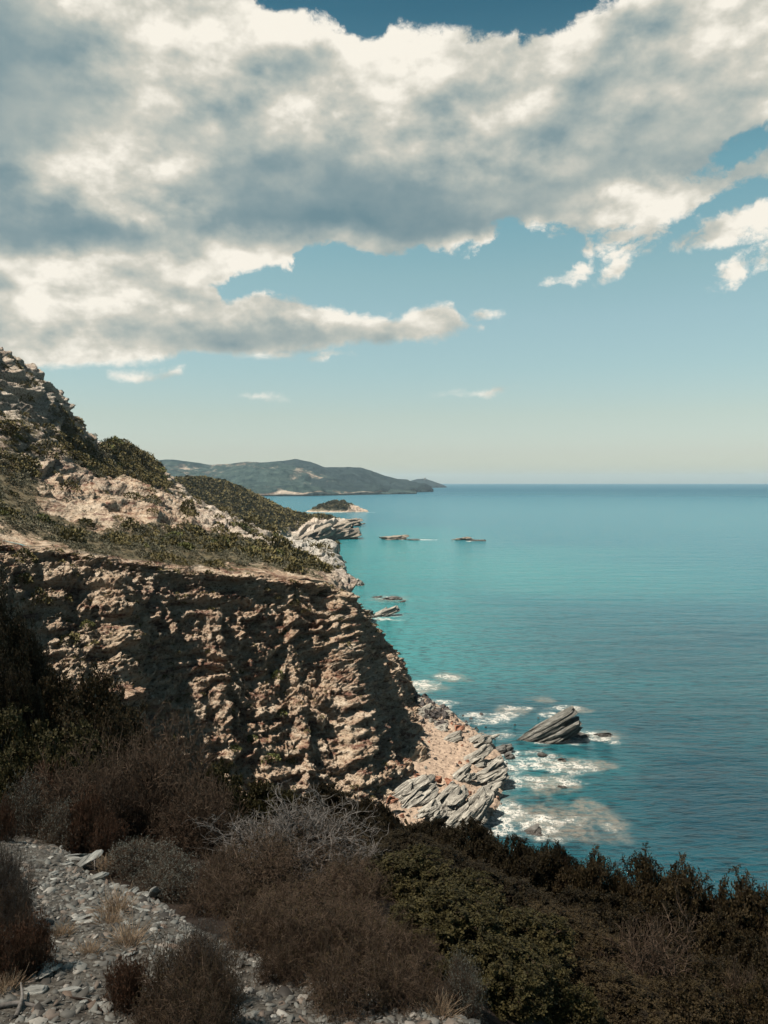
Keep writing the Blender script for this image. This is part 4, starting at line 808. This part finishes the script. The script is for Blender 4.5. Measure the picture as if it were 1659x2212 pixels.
PROT = {'jut': lambda: plant_leafy(111, 1.0, 1.0, .020, 'dk', 'w_dark', n0=34, kids_=(9, 9, 8), per=10, tilt=1.0),
 'jun': lambda: plant_leafy(101, 1.0, 1.0, .025, 'dk', 'w_dark', n0=26, kids_=(8, 8, 7), per=15, tilt=.95),
 'len': lambda: plant_leafy(102, 1.0, 1.0, .025, 'ol', 'w_dark', n0=26, kids_=(8, 8, 7), per=14, tilt=.9),
 'grn': lambda: plant_leafy(103, 1.0, 1.0, .042, 'gr', 'w_brown', n0=20, kids_=(7, 7, 6), per=9, tilt=.9),
 'dead': lambda: plant_twiggy(104, 1.0, 1.0, 'w_grey', n0=40, kids_=(6, 5, 4), thick=.0042, wig=.45, leaf=.016, mleaf='br', per=1),
 'brn': lambda: plant_twiggy(105, 1.0, 1.0, 'w_brown', n0=34, kids_=(6, 5, 5), thick=.0045, wig=.35, up=.09, leaf=.028, mleaf='br', per=1),
 'lav': lambda: plant_twiggy(106, 1.0, 1.0, 'w_brown', n0=44, kids_=(6, 6, 4), thick=.003, wig=.35, up=.10, leaf=.026, mleaf='lav', per=3, spread=.85, ang=(.3, .9)),
 'gg': lambda: plant_twiggy(107, 1.0, 1.0, 'w_brown', n0=40, kids_=(6, 6, 4), thick=.003, wig=.38, up=.10, leaf=.030, mleaf='gg', per=3, spread=.65),
 'hea': lambda: plant_twiggy(108, 1.0, 1.0, 'w_brown', n0=26, kids_=(6, 5, 4), thick=.0035, wig=.35, up=.10, leaf=.045, mleaf='heath', per=7, spread=.85, ang=(.3, .9)),
 'thn': lambda: plant_twiggy(109, 1.0, 1.0, 'w_brown', n0=26, kids_=(6, 5, 5), thick=.0040, wig=.42, leaf=.030, mleaf='ol', per=2),
 'bare': lambda: plant_twiggy(110, 1.0, 1.0, 'w_brown', n0=10, kids_=(5, 5, 4), thick=.0045, wig=.3, spread=.7)}
PT_ = {}
def ghit(px, py):                      # where a pixel's ray meets the slope
    r = ray(px, py); t = np.linspace(1, 60, 4000); P_ = CAM+t[:, None]*r; i = np.argmax(P_[:, 2] < G(P_[:, 0], P_[:, 1])); return P_[i]
def plant(kind, px, ytop, d, wpx, lab, group, name='shrub', cat='shrub', hmin=.25, sink=0):
    if d < 0: d = float(ghit(px, -d)[1])
    top = at(px, ytop, d); g = float(G(top[0], top[1])); H = max(hmin, top[2]-g)+sink; W = wpx/FPX*d/2
    if kind in ('jun', 'len', 'grn'): W = max(W*1.15, .5*H)
    if kind == 'jut': W = max(W, .36*H)
    if kind not in PT_:
        lq, tb, ml, mw = PROT[kind](); ch = []
        tb = tb if isinstance(tb[0], tuple) else (tb,); allv = tb[-1][0] if lq is None else lq[0]; hz = np.percentile(allv[:, 2], 98.5); wx = np.percentile(np.linalg.norm(allv[:, :2], axis=1), 97); s_ = np.array([1/wx, 1/wx, 1/hz])
        e = empty(name, (0, 0, 0)); PT_[kind] = e
        if kind in ('jut', 'jun', 'len', 'grn'):
            def dome(V_):
                q_ = V_*s_; q_[:, 2] = np.maximum(q_[:, 2], -.05); r_ = np.linalg.norm(q_, axis=1); lim = 1.12+.16*vn(q_/np.maximum(r_, .01)[:, None], 2.6, 4)
                ex = np.maximum(r_-lim*.85, 0); return q_*((np.minimum(r_, lim*.85)+.30*(1-np.exp(-ex/.30)))/np.maximum(r_, 1e-6))[:, None]
            lq = (dome(lq[0]), lq[1]); tb = tuple((dome(a_), b2_) for a_, b2_ in tb); s_ = np.ones(3)
        if lq is not None: mesh('foliage', lq[0]*s_, lq[1], PLM[ml], e, smooth=False)
        for nm_, q_ in zip(('branches', 'twigs'), tb): mesh(nm_, q_[0]*s_, q_[1], PLM[mw], e)
    else:
        src = PT_[kind]; e = src.copy(); col.objects.link(e); e.name = name
        for c in src.children: x = c.copy(); col.objects.link(x); x.parent = e
    for k_ in ('label', 'category', 'group'):
        if k_ in e: del e[k_]
    e.location = (top[0], top[1], g-sink); e.scale = (W, W*1.0, H); e.rotation_euler = (0, 0, random.uniform(0, 6.28))
    return tag(e, lab, cat, group)
random.seed(11)
FG = [('jut', -120, 1225, 13, 190, 'tall black-green shrub filling the left edge beside the cliff', 'dark evergreen shrubs'), ('jut', -25, 1345, 12, 130, 'dark shrub pressed against the tall one at the left edge', 'dark evergreen shrubs'),
 ('jut', -15, 1450, 11.2, 150, 'black-green shrub under the tall one at the left edge', 'dark evergreen shrubs'), ('len', 110, 1490, 12, 110, 'dark shrub overlapping the lowest tan slope of the cliff', 'dark evergreen shrubs'), ('len', 205, 1490, 12.5, 90, 'small dark shrub standing up before the pale lower slope', 'dark evergreen shrubs'),
 ('len', 240, 1570, 11, 80, 'round dark shrub at the corner of the pale lower slope', 'dark evergreen shrubs'), ('grn', 40, 1550, 9.5, 240, 'mid green leafy shrub left of the brown twiggy one', 'green leafy shrubs'), ('grn', 150, 1580, 9, 230, 'green leafy shrub touching the brown twiggy one', 'green leafy shrubs'),
 ('grn', 20, 1620, 8.6, 180, 'dull green leafy shrub above the russet patch', 'green leafy shrubs'),
 ('brn', 320, 1585, 8.2, 360, 'wide dome of dark brown bare twigs below the cliff', 'brown twiggy shrubs'), ('brn', 200, 1640, 7.4, 260, 'brown twiggy shrub left of the wide dome', 'brown twiggy shrubs'), ('brn', 430, 1680, 7.4, 230, 'brown twiggy shrub right of the wide dome', 'brown twiggy shrubs'),
 ('grn', 480, 1665, 8.8, 150, 'olive green shrub between the twig dome and the cliff foot', 'green leafy shrubs'), ('grn', 560, 1705, 8.8, 170, 'green shrub behind the great dead bush', 'green leafy shrubs'),
 ('jun', 690, 1715, 9.8, 210, 'dark shrub along the foot of the cliff wall', 'dark evergreen shrubs'), ('jun', 800, 1738, 9.6, 130, 'dark shrub beneath the cliff corner and beach', 'dark evergreen shrubs'), ('jun', 760, 1770, 8.6, 190, 'dark shrub right behind the great dead bush', 'dark evergreen shrubs'),
 ('jun', 930, 1790, 9, 170, 'dark shrub below the pool by the ledges', 'dark evergreen shrubs'), ('jun', 1010, 1788, 8.8, 170, 'dark bushy shrub crossing the lowest slate ledge', 'dark evergreen shrubs'), ('jun', 1100, 1826, 8.6, 170, 'dark shrub under the widest surf patch', 'dark evergreen shrubs'),
 ('jun', 1190, 1838, 8.6, 150, 'dark shrub right of the surf patch shrub', 'dark evergreen shrubs'), ('len', 1290, 1868, 8.2, 190, 'brownish dark shrub in the middle of the seaward row', 'dark evergreen shrubs'), ('len', 1390, 1880, 8.2, 180, 'brownish shrub with upright tips on the seaward row', 'dark evergreen shrubs'),
 ('len', 1475, 1900, 7.8, 170, 'thin-topped shrub on the seaward row before the last gap', 'dark evergreen shrubs'), ('len', 1590, 1935, 7.8, 160, 'dark shrub just right of the last gap to the sea', 'dark evergreen shrubs'), ('len', 1680, 1955, 7.6, 160, 'dark shrub cut by the right edge', 'dark evergreen shrubs'),
 ('jun', 870, 1870, 7.2, 220, 'black-green shrub below and right of the great dead bush', 'dark evergreen shrubs'), ('jun', 1000, 1900, 7.2, 240, 'black-green shrub in the centre of the dark thicket', 'dark evergreen shrubs'), ('jun', 1130, 1930, 7, 240, 'dark shrub low in the thicket beneath the surf patch shrub', 'dark evergreen shrubs'),
 ('jun', 1270, 1950, 6.8, 240, 'dark shrub behind the bare pinkish twigs', 'dark evergreen shrubs'), ('jun', 1420, 1975, 6.8, 240, 'dark shrub above the bare pinkish twigs', 'dark evergreen shrubs'), ('len', 1560, 2010, 6.6, 240, 'dark shrub low at the right side of the thicket', 'dark evergreen shrubs'),
 ('len', 1200, 2050, 5.8, 260, 'dark shrub between the olive shrub and the bare twigs', 'dark evergreen shrubs'), ('len', 1350, 2090, 5.6, 260, 'dark shrub under the bare twigs', 'dark evergreen shrubs'), ('len', 1520, 2100, 5.6, 280, 'dark shrub at the bottom right near the corner', 'dark evergreen shrubs'), ('jun', 1650, 2060, 6, 240, 'dark shrub in the bottom right corner', 'dark evergreen shrubs'),
 ('grn', 900, 1915, 5.6, 230, 'olive leafy shrub right of the great dead bush', 'green leafy shrubs'), ('grn', 1010, 1972, 5.3, 230, 'olive leafy shrub stepping down to the lower right', 'green leafy shrubs'), ('grn', 1130, 2050, 5.0, 240, 'olive leafy shrub at the bottom of the leafy slope', 'green leafy shrubs'), ('grn', 950, 2070, 4.6, 260, 'green leafy shrub at the bottom centre', 'green leafy shrubs'),
 ('dead', 640, 1755, 6.0, 400, 'great dead bush of tangled pale grey twigs in the middle', 'dead twig bushes'), ('thn', 645, 1795, 5.9, 360, 'brown twigs filling the inside of the great dead bush', 'thin twig bushes'), ('thn', 560, 1830, 5.3, 300, 'thin brown-olive bush in front of the great dead bush', 'thin twig bushes'), ('thn', 740, 1870, 5.2, 260, 'thin twig bush below the right side of the great dead bush', 'thin twig bushes'),
 ('thn', 640, 1930, 4.7, 330, 'brown twig bush at the foot of the great dead bush', 'thin twig bushes'), ('thn', 770, 2030, 4.4, 260, 'brown twig bush above the lower gravel gap', 'thin twig bushes'), ('thn', 850, 2120, 4.1, 200, 'thin twig bush beside the lower gravel gap', 'thin twig bushes'), ('thn', 490, 1900, 4.9, 200, 'thin twig bush behind the pile of slabs', 'thin twig bushes'),
 ('bare', 1390, 1985, 5.4, 330, 'bare pinkish branches reaching out of the dark thicket', 'bare twig bushes'), ('bare', 1600, 2080, 5.2, 200, 'bare drooping twigs near the bottom right corner', 'bare twig bushes'), ('bare', 470, 1830, 5.2, 120, 'spiky bare twigs by the dry grass at the path edge', 'bare twig bushes'),
 ('gg', 300, 1830, 5.6, 170, 'grey-green shrub with silvery tips beside the path', 'grey-green shrubs'), ('gg', 370, 1870, 5.2, 170, 'grey-green shrub right behind the standing slab', 'grey-green shrubs'), ('gg', 140, 1735, 7.0, 130, 'low grey shrub along the upper edge of the path', 'grey-green shrubs'), ('gg', 60, 1690, 7.4, 130, 'silvery shrub at the left above the gravel', 'grey-green shrubs'),
 ('hea', 190, 1715, 6.9, 90, 'russet spiky plant between the grey shrubs at the path top', 'russet heaths'), ('hea', 100, 1660, 7.8, 130, 'russet plant at the foot of the green shrubs', 'russet heaths'), ('hea', 10, 1735, 6.6, 60, 'small russet plant where the gravel leaves the frame', 'russet heaths'), ('hea', 235, 1760, 6.2, 80, 'russet plant right above the leaning dark slab', 'russet heaths'),
 ('lav', 5, 1830, -2020, 130, 'lilac-grey shrub cut by the left edge beside the gravel', 'lilac-grey shrubs'), ('lav', 30, 1890, -2040, 90, 'lilac-grey shrub above the russet heath at the left edge', 'lilac-grey shrubs'), ('hea', 60, 1990, -2125, 120, 'russet heath at the left edge over the slate chunks', 'russet heaths'), ('hea', 5, 2005, -2140, 100, 'russet heath touching the left border', 'russet heaths'),
 ('lav', 425, 2015, -2200, 190, 'lilac-tipped twig bush at the bottom below the gravel bend', 'lilac-grey shrubs'), ('thn', 370, 2055, -2240, 230, 'olive twig bush at the bottom of the picture', 'thin twig bushes'), ('thn', 470, 2070, -2260, 170, 'olive twig bush right of the bottom russet heath', 'thin twig bushes'), ('hea', 268, 2075, -2200, 110, 'russet heath at the bottom beside the stick', 'russet heaths'),
 ('thn', 400, 2120, -2300, 220, 'twig bush cut by the bottom border', 'thin twig bushes'), ('thn', 690, 2100, 3.9, 90, 'small twig bush in the gravel gap', 'thin twig bushes'), ('thn', 560, 1965, 4.1, 240, 'tangled brown bush between the slabs and the gravel gap', 'thin twig bushes'), ('thn', 680, 1960, 4.0, 280, 'broad tangled brown bush under the middle of the great dead bush', 'thin twig bushes'), ('thn', 800, 1990, 3.9, 260, 'tangled bush under the olive leafy shrub', 'thin twig bushes'), ('thn', 750, 2065, 3.4, 250, 'brown twig bush inside the lower gravel gap', 'thin twig bushes'), ('thn', 600, 2040, 3.7, 150, 'small brown twig bush on the lower edge of the gravel', 'thin twig bushes'), ('thn', 880, 2085, 3.5, 230, 'twig bush at the bottom beside the green leafy shrub', 'thin twig bushes'),
 ('grn', 1060, 2100, 4.0, 260, 'green leafy shrub over the bottom border', 'green leafy shrubs'), ('grn', 1190, 2160, 4.2, 200, 'dull green shrub low beside the dark thicket', 'green leafy shrubs'), ('len', 1330, 2130, 4.7, 300, 'black shrub at the bottom under the bare branches', 'dark evergreen shrubs'), ('len', 1500, 2150, 4.6, 300, 'black shrub at the bottom towards the corner', 'dark evergreen shrubs'), ('len', 1640, 2150, 4.8, 240, 'black shrub filling the bottom right corner', 'dark evergreen shrubs'),
 ('gg', 1000, 2170, 3.6, 110, 'grey twiggy plant at the bottom centre', 'grey-green shrubs')]
for f in FG: plant(*f[:7])

_r = np.random.RandomState(77); nG = 6500; gX = _r.uniform(-40, 32, nG); gY = _r.uniform(4.5, 62, nG); ok = (gX > 1.2+.02*gY) | (gY > 10.5+.25*np.maximum(-gX, 0)); gX, gY = gX[ok], gY[ok]
mass('scrub', np.stack([gX, gY, G(gX, gY)], -1), .14+.05*np.clip(gY-6, 0, 12)*_r.rand(len(gX)), PROTO, PLM['ol'], 78, 'low dark scrub on the steep slope below the path')

# ------------------------------------------------------------------ path, chips, slabs
edge_px = [(-260, 1700), (-120, 1735), (0, 1780), (60, 1800), (110, 1818), (170, 1872), (235, 1912), (300, 1945), (345, 1960), (430, 2020), (520, 2060), (620, 2090), (720, 2130), (860, 2165), (1000, 2215), (1150, 2300)]
E_ = crom(np.array([ghit(*p) for p in edge_px]), 160); tt = np.linspace(0, 1, 110)[:, None, None]
off = np.array([-1.9, -3.4, 0]); Pp = E_[None]+tt*off*1.6
Pp[..., 2] = G(Pp[..., 0], Pp[..., 1])+.022+.03*sstep(tt[..., 0], 0, .02)+.030*fbm(Pp*np.array([1, 1, 0]), 2.2, 4)
M['grit'] = m_flat('slate_grit', (.055, .045, .036), (.19, .172, .145), 26, bmp=.01, rough=.8)
tag(mesh('path', Pp, gridF(110, 160), M['grit']), kind='structure')
rng = np.random.RandomState(5); nC = 60000
a = rng.rand(nC)**1.15; b_ = rng.rand(nC); ia = a*109; ib = b_*159; i0 = np.minimum(ia.astype(int), 108); j0 = np.minimum(ib.astype(int), 158); fa, fb = (ia-i0)[:, None], (ib-j0)[:, None]
C = (Pp[i0, j0]*(1-fa)+Pp[i0+1, j0]*fa)*(1-fb)+(Pp[i0, j0+1]*(1-fa)+Pp[i0+1, j0+1]*fa)*fb
def chips(C, S_, rng, tilt=.28, th=.09):
    n = len(C); k = 6; ang = np.sort(rng.rand(n, k)*.7+np.arange(k)[None]*1.047, axis=1); rr = S_[:, None]*(.42+.68*rng.rand(n, k)); el_ = .38+.5*rng.rand(n)
    X = rr*np.cos(ang); Y = rr*np.sin(ang)*el_[:, None]; h = S_*th*(.5+rng.rand(n)); yaw = rng.rand(n)*6.28; c, s_ = np.cos(yaw)[:, None], np.sin(yaw)[:, None]
    X, Y = X*c-Y*s_, X*s_+Y*c; tx, ty = rng.normal(size=(2, n, 1))*tilt
    top = np.stack([X*.9, Y*.9, X*tx+Y*ty+h[:, None]], -1); bot = np.stack([X, Y, X*tx+Y*ty-h[:, None]], -1); V_ = np.concatenate([top, bot], 1)+C[:, None]
    b0 = (np.arange(n)*12)[:, None, None]; F_ = [[0, 1, 2, 3], [0, 3, 4, 5]]+[[i, i+6, (i+1) % 6+6, (i+1) % 6] for i in range(6)]
    return V_.reshape(-1, 3), (np.array(F_)[None]+b0).reshape(-1, 4)
keep = rng.rand(nC) < sstep(fbm(C, 1.6, 4, .6, o=33), -.6, .0)*.8+.2; C = C[keep]; nC = len(C); S0 = .006+.046*rng.rand(nC)**4; V_, F_ = chips(C+np.array([0, 0, .004]), S0, rng)
def m_chip():
    m_, T, b, pos = mat('slate_chips'); b.inputs['Roughness'].default_value = .6
    r = T.node('ShaderNodeNewGeometry').outputs['Random Per Island']; c = T.ramp(r, [(0, (.06, .052, .045, 1)), (.35, (.17, .16, .14, 1)), (.7, (.30, .295, .265, 1)), (.88, (.22, .155, .115, 1)), (1, (.58, .56, .50, 1))])
    T.put(b.inputs['Base Color'], T.mix(T.rng(T.noise(pos, 60, 4, .7), .4, .7, 0, .3), c, (.08, .075, .07, 1))); return m_
M['chip'] = m_chip()
tag(mesh('gravel', V_, F_, M['chip'], smooth=False), 'flat grey slate chips littering the path', 'gravel', kind='stuff')
SLAB = [(97, 1812, .12, .07, 10, 'large pale flat slab at the upper edge of the gravel'), (170, 1865, .075, .05, 0, 'grey slab lying where the path meets the russet plants'), (185, 1877, .10, .05, 35, 'dark brown slab leaning up at the path edge'), (205, 1913, .085, .05, 25, 'warm pale slab with a raised pointed end'),
 (252, 1932, .060, .038, 5, 'blue-grey flat stone between the pale slabs'), (271, 1949, .062, .04, 5, 'smooth beige stone below the blue-grey one'), (300, 1950, .05, .04, 5, 'small grey slab beside the upright stone'), (334, 1946, .05, .045, 60, 'upright grey stone at the end of the slab row'),
 (304, 1988, .058, .036, 5, 'pale stone alone on the gravel below the slab row'), (178, 2010, .06, .045, 8, 'square pale stone in the middle of the path'), (180, 1982, .045, .03, 4, 'small whitish stone above the square pale one'), (110, 1905, .04, .022, 12, 'narrow blue-grey stone high on the gravel'),
 (82, 2128, .10, .065, 32, 'big cracked slate chunk propped above the bottom left'), (28, 2133, .075, .06, 20, 'blocky grey stone left of the cracked chunk'), (66, 2163, .052, .032, 5, 'yellowish pale stone under the cracked chunk'), (138, 2167, .055, .032, 5, 'long pale stone at the end of the dark stick'), (174, 2172, .045, .03, 20, 'bright tilted stone beside the russet heath'),
 (72, 2072, .040, .035, 15, 'blue stone in the dry grass at the left'), (330, 2018, .035, .03, 5, 'small white stone near the gravel bend'), (203, 2200, .04, .028, 5, 'pale stone at the bottom border'), (170, 2200, .03, .03, 15, 'rounded stone at the bottom border left of the pale one'), (140, 1880, .05, .025, 5, 'thin long stone near the top of the gravel'), (120, 2110, .035, .028, 5, 'grey stone between chunk and dry grass')]
for i, (px, py, a, b2, tl, lab) in enumerate(SLAB):
    rg = np.random.RandomState(i+3); P0 = ghit(px, py); n = 22; g = np.linspace(-1, 1, n)
    V_, F_ = slate_rock((a*1.35, b2*1.35, a*.28), i+2.2, n=14, layers=3, split=.10, rnd=.8)
    P0[2] = max(P0[2], float(G(P0[0], P0[1])))+.045+a*.10; o = mesh('slate_stone', V_, F_, M['stone'], smooth=False); o.location = P0; o.rotation_euler = (R(-rg.uniform(2, 12)), R(-tl), R(rg.uniform(-25, 35)))
    tag(o, lab, 'stone', 'loose slate slabs on the path')
q_ = _rg.randint(20, 108, 5200); q2 = _rg.randint(2, 118, 5200); Cb = S_[q_, q2]+_rg.normal(size=(5200, 3))*np.array([.3, .3, 0]); Sb = .05+.30*_rg.rand(5200)**4
V_, F_ = chips(Cb+np.array([0, 0, .03]), Sb, _rg, .3, .45); M['peb'] = m_flat('beach_pebbles', (.06, .045, .035), (.27, .21, .165), 2.5, bmp=0); tag(mesh('pebbles', V_, F_, M['peb'], smooth=False), 'grey and rusty pebbles strewn over the beach', 'pebbles', kind='stuff')
# dry grass, sticks and the dead leaf
def tuft(seed, n, L_, spread, mt, name='grass_tuft'):
    rng = np.random.RandomState(seed); d = rng.normal(size=(n, 3))*spread; d[:, 2] = 1; d /= np.linalg.norm(d, axis=1, keepdims=True); o = rng.normal(size=(n, 3))*L_*.13; o[:, 2] = 0; pl = [o]
    for k in range(4): d = d+np.array([0, 0, -.10])+.08*rng.normal(size=d.shape); pl.append(pl[-1]+d*L_/4*(.6+.6*rng.rand(n))[:, None])
    V_, F_ = tubes([np.stack(pl, 1)], (.0022,), (.0006,)); return mesh(name, V_, F_, PLM[mt])
TU = [(250, 1975, .22, 'w_tan', 'dry straw tuft in the middle of the gravel'), (235, 2005, .16, 'w_tan', 'dry pinkish tuft below the first straw tuft'), (278, 2050, .20, 'w_tan', 'golden dry tuft beside the bottom twig bush'), (12, 2150, .15, 'w_tan', 'tall straw tuft at the left border'), (230, 1880, .18, 'w_tan', 'dry tuft at the foot of the grey-green shrub'), (190, 2075, .14, 'w_tan', 'sparse dry tuft in the lower gravel'), (130, 2030, .14, 'w_tan', 'thin dry tuft left of the square stone'), (950, 2205, .16, 'w_tan', 'dry tuft at the bottom centre')]
for i, (px, py, L_, mt, lab) in enumerate(TU):
    P0 = ghit(px, py+12); o = tuft(i+70, 150, L_, .45, mt); o.location = P0+np.array([0, 0, .02]); tag(o, lab, 'grass', 'dry grass tufts on the path')
def stick(pts, r0, r1, mt, lab, name='stick', cat='stick'):
    P_ = crom(np.array([ghit(x, y)+np.array([0, 0, .05+h]) for x, y, h in pts]), 24); V_, F_ = tubes([P_[None]], (r0,), (r1,), 6); tag(mesh(name, V_, F_, PLM[mt]), lab, cat)
stick([(138, 2178, 0), (165, 2185, .01), (195, 2195, .02), (222, 2215, .01)], .006, .004, 'w_dark', 'dark curved stick lying on the gravel at the bottom')
stick([(232, 2142, .02), (250, 2160, .05), (266, 2190, .05), (270, 2215, .03)], .004, .002, 'w_grey', 'pale crooked twig rising beside the russet heath')
stick([(200, 1865, .0), (204, 1880, .03), (205, 1900, .02)], .006, .004, 'w_grey', 'short grey twig standing among the leaning slabs')
stick([(-5, 2200, .0), (40, 2196, .01), (90, 2202, .0), (130, 2218, 0)], .012, .006, 'w_grey', 'pale split dead branch in the bottom left corner', 'dead_branch', 'branch')
stick([(35, 2222, .0), (48, 2195, .03), (46, 2170, .05)], .010, .004, 'w_grey', 'broken upright stub beside the split dead branch')

# ------------------------------------------------------------------ the low cloud overhead that shades the near slope, and the air
n = 60; g1 = np.linspace(0, math.pi, n); g2 = np.linspace(0, 2*math.pi, 2*n); a, b_ = np.meshgrid(g1, g2, indexing='ij'); d = np.stack([np.sin(a)*np.cos(b_), np.sin(a)*np.sin(b_), np.cos(a)], -1)
cm = d*np.array([62, 34, 14])*(1+.22*fbm(d, 2.2, 5)[..., None]); cm += np.array([4, 2, 41])+np.array(SD)*420
tag(mesh('cloud', cm, gridF(n, 2*n, True), M['cloudm']), 'low white cloud above the slope', 'cloud', kind='stuff')
V_, F_ = boxes([(0, 6300, 73, 44000, 12900, 154)]); hm = bpy.data.materials.new('haze_air'); hm.use_nodes = True; hn = hm.node_tree; hn.nodes.clear()
pv = hn.nodes.new('ShaderNodeVolumePrincipled'); pv.inputs['Color'].default_value = (.60, .82, .98, 1); pv.inputs['Density'].default_value = 5e-5; pv.inputs['Anisotropy'].default_value = .2
ho = hn.nodes.new('ShaderNodeOutputMaterial'); hn.links.new(pv.outputs[0], ho.inputs['Volume'])
tag(mesh('haze', V_, F_, hm, smooth=False), 'thin sea haze', 'haze', kind='stuff')
